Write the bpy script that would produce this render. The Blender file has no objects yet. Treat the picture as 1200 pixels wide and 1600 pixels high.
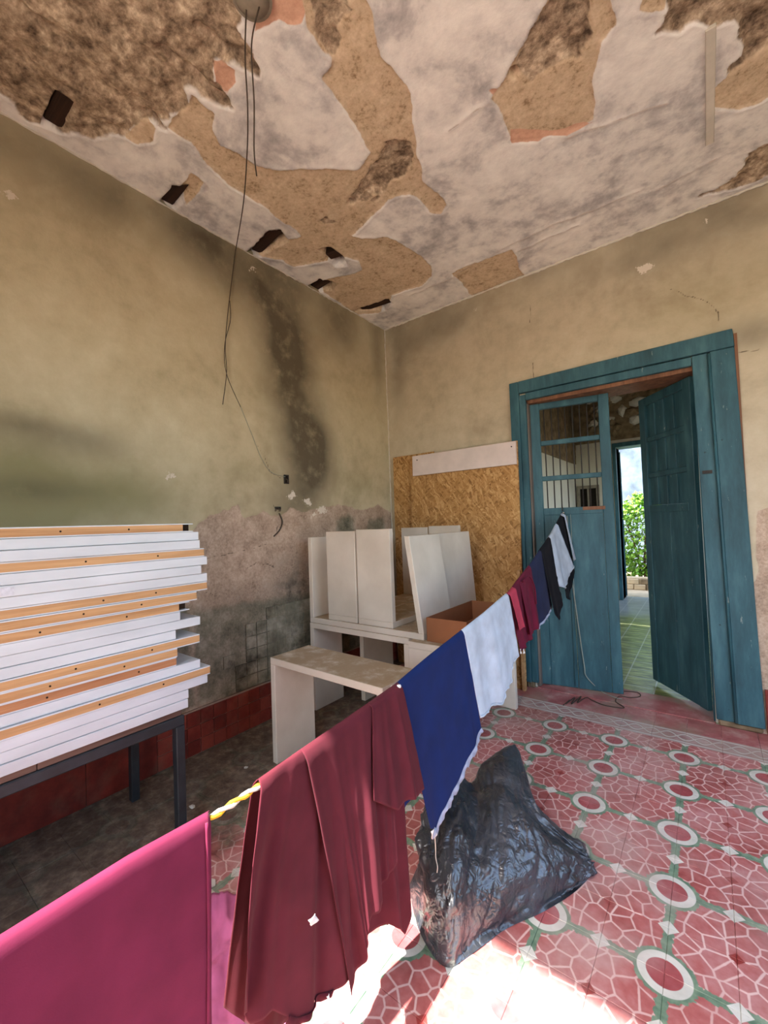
import bpy, bmesh, math, random
import numpy as np
from mathutils import Vector, Matrix
random.seed(7)
rng = np.random.default_rng(7)
S = bpy.context.scene
COL = S.collection

# ------------------------------------------------------------------ camera
YAW, PITCH, ROLL, FPX = 0.65148, 0.028404, 0.036325, 660.24
CAM = Vector((2.9418, -3.9984, 1.5730))
RM = Matrix.Rotation(YAW, 3, 'Z') @ Matrix.Rotation(PITCH, 3, 'X') @ Matrix.Rotation(ROLL, 3, 'Y')
cd = bpy.data.cameras.new('camera'); cam = bpy.data.objects.new('camera', cd); COL.objects.link(cam)
cd.sensor_fit = 'HORIZONTAL'; cd.sensor_width = 36.0; cd.lens = FPX / 1200 * 36.0
cd.clip_start = 0.05; cd.clip_end = 200
cam.matrix_world = Matrix.Translation(CAM) @ (RM @ Matrix.Rotation(math.pi / 2, 3, 'X')).to_4x4()
S.camera = cam

# ------------------------------------------------------------------ sky, sun, daylight openings, exposure
W = bpy.data.worlds.new('sky'); S.world = W; W.use_nodes = True
wn = W.node_tree.nodes; wl = W.node_tree.links
bg = wn['Background']; sky = wn.new('ShaderNodeTexSky'); sky.sky_type = 'NISHITA'
sky.sun_disc = False; sky.sun_elevation = math.radians(57); sky.sun_rotation = math.radians(187)
sky.air_density = 1.2; sky.dust_density = 2.5; sky.ozone_density = 1.0
wl.new(sky.outputs[0], bg.inputs[0]); bg.inputs[1].default_value = 0.72
SUN_DIR = Vector((0.12, 1.0, -1.54)).normalized()
sl = bpy.data.lights.new('sun', 'SUN'); sun = bpy.data.objects.new('sun', sl); COL.objects.link(sun)
sl.energy = 20.0; sl.angle = math.radians(0.9); sl.color = (1.0, 0.97, 0.93)
sun.rotation_euler = SUN_DIR.to_track_quat('-Z', 'Y').to_euler(); sun.location = (1, -8, 9)


def portal(name, loc, rot, sx, sy):      # guides sky light through an opening of the room, gives off no light itself
    l = bpy.data.lights.new(name, 'AREA'); l.shape = 'RECTANGLE'; l.size = sx; l.size_y = sy
    l.cycles.is_portal = True
    o = bpy.data.objects.new(name, l); COL.objects.link(o); o.location = loc; o.rotation_euler = rot


REAR_Y, RIGHT_X, H = -4.7, 4.3, 3.88
OPX0, OPX1, OPZ = 1.58, 2.8, 3.56                 # rear doorway behind the photographer
WINY0, WINY1, WINZ0, WINZ1 = -3.9, -0.9, 0.5, 3.3   # unseen window opening added in the right-hand wall to light the left wall
portal('daylight_rear', ((OPX0 + OPX1) / 2, REAR_Y, OPZ / 2), (math.pi / 2, 0, 0), OPX1 - OPX0, OPZ)
portal('daylight_right', (RIGHT_X, (WINY0 + WINY1) / 2, (WINZ0 + WINZ1) / 2), (math.pi / 2, 0, math.pi / 2), WINY1 - WINY0, WINZ1 - WINZ0)
portal('daylight_garden', (2.1, 5.25, 1.45), (-math.pi / 2, 0, 0), 1.0, 2.9)
portal('daylight_next_room', (4.0, 2.8, 1.75), (math.pi / 2, 0, math.pi / 2), 3.4, 2.5)
S.view_settings.view_transform = 'Standard'; S.view_settings.look = 'None'
S.view_settings.gamma = 1.0; S.view_settings.use_curve_mapping = False
S.view_settings.exposure = 0.68
try:
    S.cycles.use_denoising = True; S.cycles.max_bounces = 12; S.cycles.diffuse_bounces = 8
    S.cycles.glossy_bounces = 4; S.cycles.transmission_bounces = 6
    S.cycles.sample_clamp_indirect = 12.0; S.cycles.caustics_reflective = False; S.cycles.caustics_refractive = False
except Exception:
    pass


# ------------------------------------------------------------------ geometry helpers
def ray(u, v):
    return RM @ Vector(((u - 600) / FPX, 1.0, -(v - 800) / FPX))


def at(axis, val, u, v):                 # the point seen at photo pixel (u, v) that lies on the plane axis = val
    d = ray(u, v); t = (val - CAM[axis]) / d[axis]
    return CAM + d * t


def link(o, parent=None):
    COL.objects.link(o)
    if parent is not None:
        o.parent = parent
    return o


def tag(o, label=None, cat=None, group=None, kind=None):
    if label: o['label'] = label
    if cat: o['category'] = cat
    if group: o['group'] = group
    if kind: o['kind'] = kind
    return o


def thing(name, loc=(0, 0, 0), rz=0.0, label=None, cat=None, group=None, kind=None):
    o = bpy.data.objects.new(name, None); o.empty_display_size = 0.1
    o.location = loc; o.rotation_euler = (0, 0, rz)
    link(o)
    return tag(o, label, cat, group, kind)


def mesh(name, verts, faces, mat, parent=None, smooth=False, link_it=True):
    me = bpy.data.meshes.new(name)
    me.from_pydata([tuple(v) for v in verts], [], faces); me.update()
    if mat: me.materials.append(mat)
    if smooth:
        for p in me.polygons: p.use_smooth = True
    o = bpy.data.objects.new(name, me)
    if link_it: link(o, parent)
    return o


BOXF = [(0, 3, 2, 1), (4, 5, 6, 7), (0, 1, 5, 4), (1, 2, 6, 5), (2, 3, 7, 6), (3, 0, 4, 7)]


def bm_obj(name, bm, mat, parent=None, smooth=False, bevel=0.0, seg=1):
    if bevel > 0:
        bmesh.ops.bevel(bm, geom=[e for e in bm.edges], offset=bevel, segments=seg, affect='EDGES', profile=0.5)
    bmesh.ops.recalc_face_normals(bm, faces=bm.faces)
    me = bpy.data.meshes.new(name); bm.to_mesh(me); bm.free()
    if mat: me.materials.append(mat)
    if smooth:
        for p in me.polygons: p.use_smooth = True
    return link(bpy.data.objects.new(name, me), parent)


def hexa(name, c8, mat, parent=None, bevel=0.0):   # 4 bottom corners (ccw) then 4 top corners
    bm = bmesh.new(); vs = [bm.verts.new(c) for c in c8]
    for f in BOXF: bm.faces.new([vs[i] for i in f])
    return bm_obj(name, bm, mat, parent, bevel=bevel)


def box(name, x0, x1, y0, y1, z0, z1, mat, parent=None, bevel=0.0):
    return hexa(name, [(x0, y0, z0), (x1, y0, z0), (x1, y1, z0), (x0, y1, z0), (x0, y0, z1), (x1, y0, z1), (x1, y1, z1), (x0, y1, z1)], mat, parent, bevel)


def smooth_path(pts, n=6):
    pts = [Vector(p) for p in pts]
    if len(pts) < 3: return pts
    out = []
    for i in range(len(pts) - 1):
        p0 = pts[max(i - 1, 0)]; p1 = pts[i]; p2 = pts[i + 1]; p3 = pts[min(i + 2, len(pts) - 1)]
        for k in range(n):
            t = k / n
            out.append(0.5 * ((2 * p1) + (p2 - p0) * t + (2 * p0 - 5 * p1 + 4 * p2 - p3) * t * t + (3 * p1 - p0 - 3 * p2 + p3) * t ** 3))
    out.append(pts[-1])
    return out


def tube_geo(path, r, sides=8):
    V, F = [], []
    n = len(path); up = None
    for i, p in enumerate(path):
        t = (path[min(i + 1, n - 1)] - path[max(i - 1, 0)]).normalized()
        if up is None:
            up = Vector((0, 0, 1)) if abs(t.z) < 0.9 else Vector((1, 0, 0))
        a = t.cross(up).normalized(); b = a.cross(t).normalized(); up = b
        rr = r[i] if isinstance(r, (list, tuple)) else r
        for k in range(sides):
            an = 2 * math.pi * k / sides
            V.append(p + a * math.cos(an) * rr + b * math.sin(an) * rr)
    for i in range(n - 1):
        for k in range(sides):
            k2 = (k + 1) % sides
            F.append((i * sides + k, i * sides + k2, (i + 1) * sides + k2, (i + 1) * sides + k))
    F.append(tuple(range(sides - 1, -1, -1))); F.append(tuple((n - 1) * sides + k for k in range(sides)))
    return V, F


def tube(name, pts, r, mat, parent=None, n=6, sides=8):
    V, F = tube_geo(smooth_path(pts, n), r, sides)
    return mesh(name, V, F, mat, parent, smooth=True)


# ------------------------------------------------------------------ numpy noise and outlines
def _hash(ix, iy, seed):
    h = (ix.astype(np.int64) * 374761393 + iy.astype(np.int64) * 668265263 + seed * 1442695041) & 0x7fffffff
    h = ((h ^ (h >> 13)) * 1274126177) & 0x7fffffff
    return ((h ^ (h >> 16)) & 0xffff) / 65535.0


def vnoise(x, y, seed=0):
    ix = np.floor(x); iy = np.floor(y); fx = x - ix; fy = y - iy
    fx = fx * fx * (3 - 2 * fx); fy = fy * fy * (3 - 2 * fy)
    a = _hash(ix, iy, seed); b = _hash(ix + 1, iy, seed); c = _hash(ix, iy + 1, seed); d = _hash(ix + 1, iy + 1, seed)
    return (a * (1 - fx) + b * fx) * (1 - fy) + (c * (1 - fx) + d * fx) * fy


def fbm(x, y, seed=0, octv=4, freq=1.0):
    s = 0; a = 0.5; t = 0
    for o in range(octv):
        s = s + a * vnoise(x * freq, y * freq, seed + o * 17); t += a; a *= 0.5; freq *= 2.03
    return s / t * 2 - 1


def sdf(px, py, poly):                   # signed distance, positive inside
    poly = np.array(poly); d2 = np.full(px.shape, 1e9); ins = np.zeros(px.shape, bool)
    n = len(poly)
    for i in range(n):
        ax, ay = poly[i]; bx, by = poly[(i + 1) % n]
        ex, ey = bx - ax, by - ay; wx, wy = px - ax, py - ay
        t = np.clip((wx * ex + wy * ey) / max(ex * ex + ey * ey, 1e-12), 0, 1)
        d2 = np.minimum(d2, (wx - ex * t) ** 2 + (wy - ey * t) ** 2)
        c = ((ay <= py) & (by > py)) | ((by <= py) & (ay > py))
        with np.errstate(divide='ignore', invalid='ignore'):
            xi = ax + (py - ay) / (by - ay) * ex
        ins ^= c & (px < xi)
    d = np.sqrt(d2)
    return np.where(ins, d, -d)


def dline(px, py, pts):
    d2 = np.full(px.shape, 1e9)
    for (ax, ay), (bx, by) in zip(pts[:-1], pts[1:]):
        ex, ey = bx - ax, by - ay; wx, wy = px - ax, py - ay
        t = np.clip((wx * ex + wy * ey) / max(ex * ex + ey * ey, 1e-12), 0, 1)
        d2 = np.minimum(d2, (wx - ex * t) ** 2 + (wy - ey * t) ** 2)
    return np.sqrt(d2)


def sstep(a, b, x):
    t = np.clip((x - a) / (b - a), 0, 1); return t * t * (3 - 2 * t)


def grid_mesh(name, P, nx, ny, mat, attrs, parent=None):
    me = bpy.data.meshes.new(name)
    idx = np.arange(nx * ny).reshape(ny, nx)
    q = np.stack([idx[:-1, :-1], idx[:-1, 1:], idx[1:, 1:], idx[1:, :-1]], -1).reshape(-1, 4)
    me.vertices.add(nx * ny); me.vertices.foreach_set('co', P.astype(np.float32).ravel())
    me.loops.add(q.size); me.loops.foreach_set('vertex_index', q.ravel().astype(np.int32))
    me.polygons.add(len(q)); me.polygons.foreach_set('loop_start', np.arange(0, q.size, 4, dtype=np.int32))
    me.update(calc_edges=True); me.validate()
    for k, v in attrs.items():
        a = me.attributes.new(k, 'FLOAT', 'POINT'); a.data.foreach_set('value', v.astype(np.float32).ravel())
    me.materials.append(mat)
    me.polygons.foreach_set('use_smooth', np.ones(len(q), bool))
    return link(bpy.data.objects.new(name, me), parent)


# ------------------------------------------------------------------ materials
def srgb(r, g, b):
    f = lambda c: (c / 255 / 12.92) if c / 255 <= 0.04045 else ((c / 255 + 0.055) / 1.055) ** 2.4
    return (f(r), f(g), f(b), 1.0)


class NT:
    def __init__(self, name, rough=0.8, spec=0.3):
        self.m = bpy.data.materials.new(name); self.m.use_nodes = True
        self.t = self.m.node_tree; self.n = self.t.nodes; self.l = self.t.links
        self.b = self.n['Principled BSDF']
        self.b.inputs['Roughness'].default_value = rough
        self.b.inputs['Specular IOR Level'].default_value = spec

    def new(self, t, **k):
        n = self.n.new(t)
        for a, v in k.items(): setattr(n, a, v)
        return n

    def put(self, sock, v):
        if hasattr(v, 'is_output'): self.l.new(v, sock)
        elif v is not None: sock.default_value = v

    def pos(self):
        if not hasattr(self, '_g'): self._g = self.new('ShaderNodeNewGeometry')
        return self._g.outputs['Position']

    def obj(self):
        if not hasattr(self, '_tc'): self._tc = self.new('ShaderNodeTexCoord')
        return self._tc.outputs['Object']

    def rnd(self):
        return self.new('ShaderNodeObjectInfo').outputs['Random']

    def mapv(self, v, scale=(1, 1, 1), rot=(0, 0, 0), loc=(0, 0, 0)):
        n = self.new('ShaderNodeMapping'); self.put(n.inputs[0], v)
        n.inputs['Scale'].default_value = scale; n.inputs['Rotation'].default_value = rot; n.inputs['Location'].default_value = loc
        return n.outputs[0]

    def noise(self, v, scale, detail=4, rough=0.55, dist=0.0):
        n = self.new('ShaderNodeTexNoise'); self.put(n.inputs['Vector'], v)
        n.inputs['Scale'].default_value = scale; n.inputs['Detail'].default_value = detail
        n.inputs['Roughness'].default_value = rough; n.inputs['Distortion'].default_value = dist
        return n.outputs[0]

    def vor(self, v, scale, feature='F1', rand=1.0, dims='3D'):
        n = self.new('ShaderNodeTexVoronoi', feature=feature, voronoi_dimensions=dims); self.put(n.inputs['Vector'], v)
        n.inputs['Scale'].default_value = scale; n.inputs['Randomness'].default_value = rand
        return n

    def math(self, op, a, b=None, c=None, clamp=False):
        n = self.new('ShaderNodeMath', operation=op, use_clamp=clamp)
        self.put(n.inputs[0], a); self.put(n.inputs[1], b)
        if c is not None: self.put(n.inputs[2], c)
        return n.outputs[0]

    def ramp(self, f, stops, interp='LINEAR'):
        n = self.new('ShaderNodeValToRGB'); self.put(n.inputs[0], f); cr = n.color_ramp; cr.interpolation = interp
        while len(cr.elements) < len(stops): cr.elements.new(0.5)
        for e, (p, c) in zip(cr.elements, stops): e.position = p; e.color = c
        return n.outputs[0]

    def step(self, f, a, b):             # 0 at a, 1 at b (a may be > b)
        n = self.new('ShaderNodeMapRange', interpolation_type='SMOOTHSTEP'); self.put(n.inputs[0], f)
        if a < b:
            n.inputs[1].default_value = a; n.inputs[2].default_value = b
        else:
            n.inputs[1].default_value = b; n.inputs[2].default_value = a; n.inputs[3].default_value = 1.0; n.inputs[4].default_value = 0.0
        return n.outputs[0]

    def mix(self, f, a, b, mode='MIX'):
        n = self.new('ShaderNodeMix', data_type='RGBA', blend_type=mode)
        self.put(n.inputs[0], f); self.put(n.inputs[6], a); self.put(n.inputs[7], b)
        return n.outputs[2]

    def attr(self, name):
        return self.new('ShaderNodeAttribute', attribute_name=name).outputs['Fac']

    def sep(self, v):
        n = self.new('ShaderNodeSeparateXYZ'); self.put(n.inputs[0], v); return n.outputs

    def col(self, c): self.put(self.b.inputs['Base Color'], c); return self
    def rough(self, c): self.put(self.b.inputs['Roughness'], c); return self

    def bump(self, h, strength=0.3, dist=0.01):
        n = self.new('ShaderNodeBump'); self.put(n.inputs['Height'], h)
        n.inputs['Strength'].default_value = strength; n.inputs['Distance'].default_value = dist
        self.l.new(n.outputs[0], self.b.inputs['Normal']); return self


def simple(name, c, rough=0.7, spec=0.3, var=0.12, scale=8.0, bump=0.0, bscale=60.0, metal=0.0):
    t = NT(name, rough, spec); p = t.obj()
    d = tuple(x * (1 - var) for x in c[:3]) + (1,); l = tuple(min(1, x * (1 + var)) for x in c[:3]) + (1,)
    t.col(t.ramp(t.noise(p, scale, 5), [(0.3, d), (0.7, l)]))
    t.b.inputs['Metallic'].default_value = metal
    if bump: t.bump(t.noise(p, bscale, 3), bump, 0.004)
    return t.m


def fabric(name, c, trans=0.25, rough=0.9, weave=True):
    t = NT(name, rough, 0.15); p = t.pos()
    d = tuple(x * 0.82 for x in c[:3]) + (1,); l = tuple(min(1, x * 1.12) for x in c[:3]) + (1,)
    cc = t.ramp(t.noise(p, 9, 4), [(0.3, d), (0.7, l)]); t.col(cc)
    t.b.inputs['Sheen Weight'].default_value = 0.03
    t.bump(t.noise(p, 420, 2), 0.12, 0.002)
    if trans:
        tr = t.new('ShaderNodeBsdfTranslucent'); t.l.new(cc, tr.inputs[0]); mx = t.new('ShaderNodeMixShader')
        mx.inputs[0].default_value = trans
        t.l.new(t.b.outputs[0], mx.inputs[1]); t.l.new(tr.outputs[0], mx.inputs[2])
        t.l.new(mx.outputs[0], t.n['Material Output'].inputs[0])
    return t.m


def wood(name, c1, c2, axis='Y', scale=1.0, rough=0.6):
    t = NT(name, rough, 0.3)
    sc = {'X': (0.6, 14, 14), 'Y': (14, 0.6, 14), 'Z': (14, 14, 0.6)}[axis]
    v = t.mapv(t.pos(), tuple(s * scale for s in sc)); n = t.noise(v, 1.6, 6, 0.6, 0.6)
    fine = t.noise(t.mapv(t.pos(), tuple(s * 6 * scale for s in sc)), 2.0, 3)
    k = t.math('ADD', t.math('MULTIPLY', n, 0.75), t.math('MULTIPLY', fine, 0.25))
    t.col(t.ramp(k, [(0.32, c1), (0.5, tuple((a + b) / 2 for a, b in zip(c1, c2))), (0.68, c2)])); t.bump(k, 0.15, 0.003)
    return t.m


M = {}
# --- ceiling: limewash on plaster, tan base coat, bare rubble, pink undercoat
t = NT('ceiling_layers', 0.92, 0.15); p = t.pos()
big = t.noise(p, 2.6, 6, 0.62, 0.4); mid = t.noise(p, 9, 6, 0.65); fine = t.noise(p, 42, 5, 0.7)
wash = t.ramp(t.math('ADD', t.math('MULTIPLY', big, 0.65), t.math('MULTIPLY', mid, 0.35)),
              [(0.34, srgb(160, 158, 158)), (0.43, srgb(198, 195, 192)), (0.51, srgb(230, 227, 221)), (0.62, srgb(246, 243, 236))])
tanc = t.ramp(t.math('ADD', t.math('MULTIPLY', mid, 0.5), t.math('MULTIPLY', fine, 0.5)),
              [(0.36, srgb(148, 124, 96)), (0.46, srgb(200, 178, 148)), (0.66, srgb(226, 207, 178))])
blotch = t.noise(p, 5, 5, 0.7)
grit = t.noise(p, 17, 4, 0.6)
stonec = t.ramp(t.math('ADD', t.math('MULTIPLY', blotch, 0.3), t.math('ADD', t.math('MULTIPLY', grit, 0.45), t.math('MULTIPLY', fine, 0.25))),
                [(0.38, srgb(84, 70, 57)), (0.46, srgb(138, 120, 100)), (0.53, srgb(176, 156, 132)), (0.62, srgb(220, 203, 176))])
pinkc = t.ramp(fine, [(0.3, srgb(200, 156, 132)), (0.7, srgb(220, 178, 152))])
c = t.mix(t.step(t.attr('tan'), -0.003, 0.003), wash, tanc)
c = t.mix(t.step(t.attr('pink'), -0.003, 0.003), c, pinkc)
c = t.mix(t.step(t.attr('stone'), -0.006, 0.006), c, stonec)
c = t.mix(t.step(t.attr('crack'), 0.009, 0.002), c, srgb(205, 196, 186))
c = t.mix(t.step(t.attr('hole'), -0.006, 0.004), c, srgb(52, 36, 26))
t.col(c)
hb = t.math('ADD', t.math('MULTIPLY', grit, t.math('ADD', 0.15, t.math('MULTIPLY', t.step(t.attr('stone'), -0.01, 0.02), 1.0))), t.math('MULTIPLY', mid, 0.4))
t.bump(hb, 0.55, 0.02); M['ceiling'] = t.m

# --- painted plaster walls
def wall_mat(name, left):
    t = NT(name, 0.93, 0.12); p = t.pos()
    big = t.noise(p, 1.3, 6, 0.6, 0.5); mid = t.noise(p, 7, 6, 0.65); fine = t.noise(p, 60, 4, 0.7)
    k = t.math('ADD', t.math('MULTIPLY', big, 0.6), t.math('MULTIPLY', mid, 0.4))
    if left:
        base = t.ramp(k, [(0.32, srgb(162, 150, 121)), (0.5, srgb(191, 179, 148)), (0.68, srgb(208, 198, 168))])
    else:
        base = t.ramp(k, [(0.32, srgb(162, 149, 126)), (0.5, srgb(188, 176, 151)), (0.68, srgb(205, 194, 171))])
    bare = t.ramp(t.math('ADD', t.math('MULTIPLY', mid, 0.55), t.math('MULTIPLY', fine, 0.45)),
                  [(0.34, srgb(132, 112, 96)), (0.5, srgb(176, 154, 134)), (0.68, srgb(204, 184, 164))])
    cement = t.ramp(t.math('ADD', t.math('MULTIPLY', mid, 0.7), t.math('MULTIPLY', fine, 0.3)),
                    [(0.36, srgb(92, 88, 72)), (0.5, srgb(128, 120, 102)), (0.66, srgb(164, 154, 136))])
    c = t.mix(t.attr('olive'), base, srgb(140, 134, 96))
    c = t.mix(t.math('MULTIPLY', t.attr('mold_dark'), t.step(mid, 0.05, 0.55), clamp=True), c, srgb(60, 52, 42))
    c = t.mix(t.step(t.attr('bare'), -0.004, 0.004), c, bare)
    c = t.mix(t.step(t.attr('cement'), -0.03, 0.05), c, cement)
    c = t.mix(t.math('MULTIPLY', t.attr('blotchy'), t.step(mid, 0.3, 0.65), clamp=True), c, srgb(46, 42, 34))
    c = t.mix(t.step(t.math('ADD', t.attr('flake'), t.math('MULTIPLY', t.math('SUBTRACT', t.noise(p, 60, 3, 0.7), 0.55), 0.09)), -0.003, 0.003), c, srgb(216, 206, 190))
    c = t.mix(t.math('MULTIPLY', t.step(t.attr('crack'), 0.006, 0.0015), 0.8), c, srgb(70, 58, 46))
    t.col(c)
    t.bump(t.math('ADD', t.math('MULTIPLY', mid, 0.6), t.math('MULTIPLY', fine, t.math('ADD', 0.12, t.math('MULTIPLY', t.step(t.attr('bare'), -0.01, 0.02), 0.35)))), 0.35, 0.015)
    return t.m
M['wall_left'] = wall_mat('plaster_left', True); M['wall_back'] = wall_mat('plaster_back', False)
M['plaster_plain'] = simple('plaster_plain', srgb(196, 180, 150), 0.93, 0.1, 0.12, 2.0, 0.2, 30)
M['limewash'] = simple('limewash', srgb(206, 200, 184), 0.93, 0.1, 0.08, 2.0, 0.15, 30)

# --- patterned cement floor tile
RX, RY = 2.7540, -0.6634
t = NT('patterned_tile', 0.38, 0.4); p = t.pos(); sx, sy, sz = t.sep(p)
def wrap(v, off, half):
    n = t.new('ShaderNodeMath', operation='WRAP'); t.put(n.inputs[0], t.math('ADD', v, -off)); n.inputs[1].default_value = half; n.inputs[2].default_value = -half
    return t.math('ABSOLUTE', n.outputs[0])
a = wrap(sx, RX, 0.2); b = wrap(sy, RY, 0.2); a2 = wrap(sx, RX + 0.2, 0.2); b2 = wrap(sy, RY + 0.2, 0.2)
r = t.math('SQRT', t.math('ADD', t.math('MULTIPLY', a, a), t.math('MULTIPLY', b, b)))
jag = t.math('MULTIPLY', t.math('SUBTRACT', t.noise(p, 55, 2), 0.5), 0.028)
vein = t.vor(t.mapv(p, (1, 1, 0)), 16.0, 'DISTANCE_TO_EDGE', 1.0, '2D').outputs['Distance']
cell = t.vor(t.mapv(p, (1, 1, 0)), 16.0, 'F1', 1.0, '2D')
redn = t.math('ADD', t.math('MULTIPLY', t.noise(p, 3.0, 5, 0.6), 0.7), t.math('MULTIPLY', t.noise(p, 30, 4), 0.3))
red = t.ramp(redn, [(0.34, srgb(142, 66, 60)), (0.5, srgb(170, 96, 92)), (0.68, srgb(190, 134, 130))])
veinw = t.math('ADD', vein, t.math('MULTIPLY', t.math('SUBTRACT', t.noise(p, 40, 2), 0.5), 0.06))
c = t.mix(t.math('MULTIPLY', t.step(veinw, 0.085, 0.025), t.math('ADD', 0.25, t.math('MULTIPLY', t.noise(p, 4, 3), 0.9)), clamp=True), red, srgb(226, 196, 186))
green = t.ramp(t.noise(p, 26, 3), [(0.3, srgb(84, 112, 90)), (0.7, srgb(128, 150, 124))])
lk = t.math('MINIMUM', t.math('ADD', a, jag), t.math('ADD', b, jag))
c = t.mix(t.step(lk, 0.019, 0.016), c, green)
c = t.mix(t.step(t.math('ADD', r, jag), 0.098, 0.094), c, green)
ivory = t.ramp(t.noise(p, 12, 4), [(0.3, srgb(190, 188, 174)), (0.7, srgb(216, 212, 200))])
c = t.mix(t.step(t.math('ADD', a2, b), 0.036, 0.033), c, ivory)
c = t.mix(t.step(t.math('ADD', a, b2), 0.036, 0.033), c, ivory)
c = t.mix(t.step(t.math('ADD', a2, b2), 0.026, 0.022), c, srgb(140, 52, 48))
c = t.mix(t.step(r, 0.083, 0.080), c, ivory)
inner = t.ramp(redn, [(0.35, srgb(140, 58, 58)), (0.65, srgb(176, 98, 100))])
c = t.mix(t.step(r, 0.056, 0.053), c, inner)
haze_n = t.step(t.noise(p, 2.2, 5, 0.65), 0.42, 0.75)
c = t.mix(t.math('MULTIPLY', haze_n, 0.6), c, srgb(188, 164, 156))
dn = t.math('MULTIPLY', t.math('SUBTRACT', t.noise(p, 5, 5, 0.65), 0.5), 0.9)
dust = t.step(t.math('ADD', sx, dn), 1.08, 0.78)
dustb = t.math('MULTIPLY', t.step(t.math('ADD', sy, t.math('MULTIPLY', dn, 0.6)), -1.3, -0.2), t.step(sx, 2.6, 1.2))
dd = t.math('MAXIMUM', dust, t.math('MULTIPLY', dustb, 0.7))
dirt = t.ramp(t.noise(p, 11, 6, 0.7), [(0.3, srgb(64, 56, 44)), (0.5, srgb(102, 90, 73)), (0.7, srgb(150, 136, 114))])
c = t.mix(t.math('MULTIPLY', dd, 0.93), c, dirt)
t.col(c)
t.rough(t.math('ADD', 0.3, t.math('ADD', t.math('MULTIPLY', t.noise(p, 6, 4), 0.22), t.math('MULTIPLY', dd, 0.4))))
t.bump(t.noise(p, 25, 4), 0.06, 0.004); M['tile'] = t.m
# border tile: grey braided band
t = NT('border_tile', 0.5, 0.35); p = t.pos(); sx, sy, sz = t.sep(p)
w1 = t.math('ABSOLUTE', t.math('SUBTRACT', t.math('ADD', sy, 0.36), t.math('MULTIPLY', t.math('SINE', t.math('MULTIPLY', sx, 31.4)), 0.045)))
w2 = t.math('ABSOLUTE', t.math('ADD', t.math('ADD', sy, 0.36), t.math('MULTIPLY', t.math('SINE', t.math('MULTIPLY', sx, 31.4)), 0.045)))
edge = t.math('ABSOLUTE', t.math('SUBTRACT', t.math('ABSOLUTE', t.math('ADD', sy, 0.363)), 0.078))
base = t.ramp(t.noise(p, 7, 5), [(0.3, srgb(150, 110, 106)), (0.5, srgb(172, 140, 134)), (0.7, srgb(190, 172, 164))])
band = t.math('MINIMUM', t.math('MINIMUM', w1, w2), edge)
c = t.mix(t.step(band, 0.014, 0.009), base, srgb(196, 188, 178))
c = t.mix(t.math('MULTIPLY', t.step(t.math('ABSOLUTE', t.math('SUBTRACT', band, 0.014)), 0.005, 0.002), 0.6), c, srgb(110, 92, 86))
c = t.mix(t.math('MULTIPLY', t.step(t.noise(p, 4, 5), 0.4, 0.7), 0.6), c, srgb(168, 148, 136))
t.col(c).bump(t.noise(p, 25, 4), 0.06, 0.004); M['border_tile'] = t.m
t = NT('plain_tile', 0.4, 0.4); p = t.pos()
c = t.ramp(t.noise(p, 6, 6, 0.65), [(0.3, srgb(140, 66, 66)), (0.5, srgb(168, 100, 98)), (0.7, srgb(192, 158, 148))])
t.col(t.mix(t.step(t.noise(p, 2.5, 4), 0.45, 0.7), c, srgb(150, 130, 112))).bump(t.noise(p, 30, 4), 0.1, 0.004); M['plain_tile'] = t.m
t = NT('mossy_floor', 0.28, 0.5); p = t.pos(); sx, sy, sz = t.sep(p)
br = t.new('ShaderNodeTexBrick'); t.put(br.inputs['Vector'], t.mapv(p, (1, 1, 0), (0, 0, 0.0)))
br.inputs['Scale'].default_value = 1.0; br.offset = 0.0; br.inputs['Brick Width'].default_value = 0.25; br.inputs['Row Height'].default_value = 0.25
br.inputs['Mortar Size'].default_value = 0.006
mo = t.ramp(t.noise(t.mapv(p, (1.2, 5, 1)), 3.5, 6, 0.7), [(0.36, srgb(52, 60, 30)), (0.5, srgb(118, 124, 62)), (0.64, srgb(176, 178, 104))])
gr = t.ramp(t.noise(p, 4, 5), [(0.3, srgb(128, 132, 128)), (0.7, srgb(160, 164, 162))])
c = t.mix(t.step(t.math('ADD', sy, t.math('MULTIPLY', t.noise(p, 3, 4), 0.8)), 4.4, 3.6), gr, mo)
t.col(t.mix(t.math('MULTIPLY', br.outputs['Fac'], 0.6), c, srgb(200, 200, 192))); M['mossy_floor'] = t.m

# --- red and cement wall tiles
t = NT('red_tile', 0.5, 0.35); p = t.pos(); rv = t.rnd()
c = t.ramp(t.math('ADD', t.math('MULTIPLY', t.noise(p, 9, 5, 0.65), 0.7), t.math('MULTIPLY', rv, 0.3)),
           [(0.25, srgb(84, 28, 22)), (0.5, srgb(120, 44, 34)), (0.75, srgb(142, 64, 50))])
t.col(t.mix(t.math('MULTIPLY', t.step(t.noise(p, 5, 5), 0.5, 0.75), 0.35), c, srgb(120, 92, 76))).bump(t.noise(p, 40, 4), 0.15, 0.003); M['red_tile'] = t.m
t = NT('cement_tile', 0.9, 0.15); p = t.pos(); sx, sy, sz = t.sep(p)
c = t.ramp(t.math('ADD', t.math('MULTIPLY', t.noise(p, 5, 6, 0.68), 0.95), t.math('MULTIPLY', t.rnd(), 0.05)),
           [(0.3, srgb(84, 80, 66)), (0.48, srgb(122, 116, 98)), (0.68, srgb(166, 158, 140))])
t.col(t.mix(t.math('MULTIPLY', t.step(t.noise(p, 3.2, 5, 0.7), 0.5, 0.68), 0.7), c, srgb(44, 42, 34))).bump(t.noise(p, 40, 4), 0.2, 0.004); M['cement_tile'] = t.m
M['grout_grey'] = simple('grout_grey', srgb(136, 128, 110), 0.95, 0.1, 0.35, 5)
M['grout'] = simple('grout', srgb(150, 128, 112), 0.95, 0.1, 0.15, 10)

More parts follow.
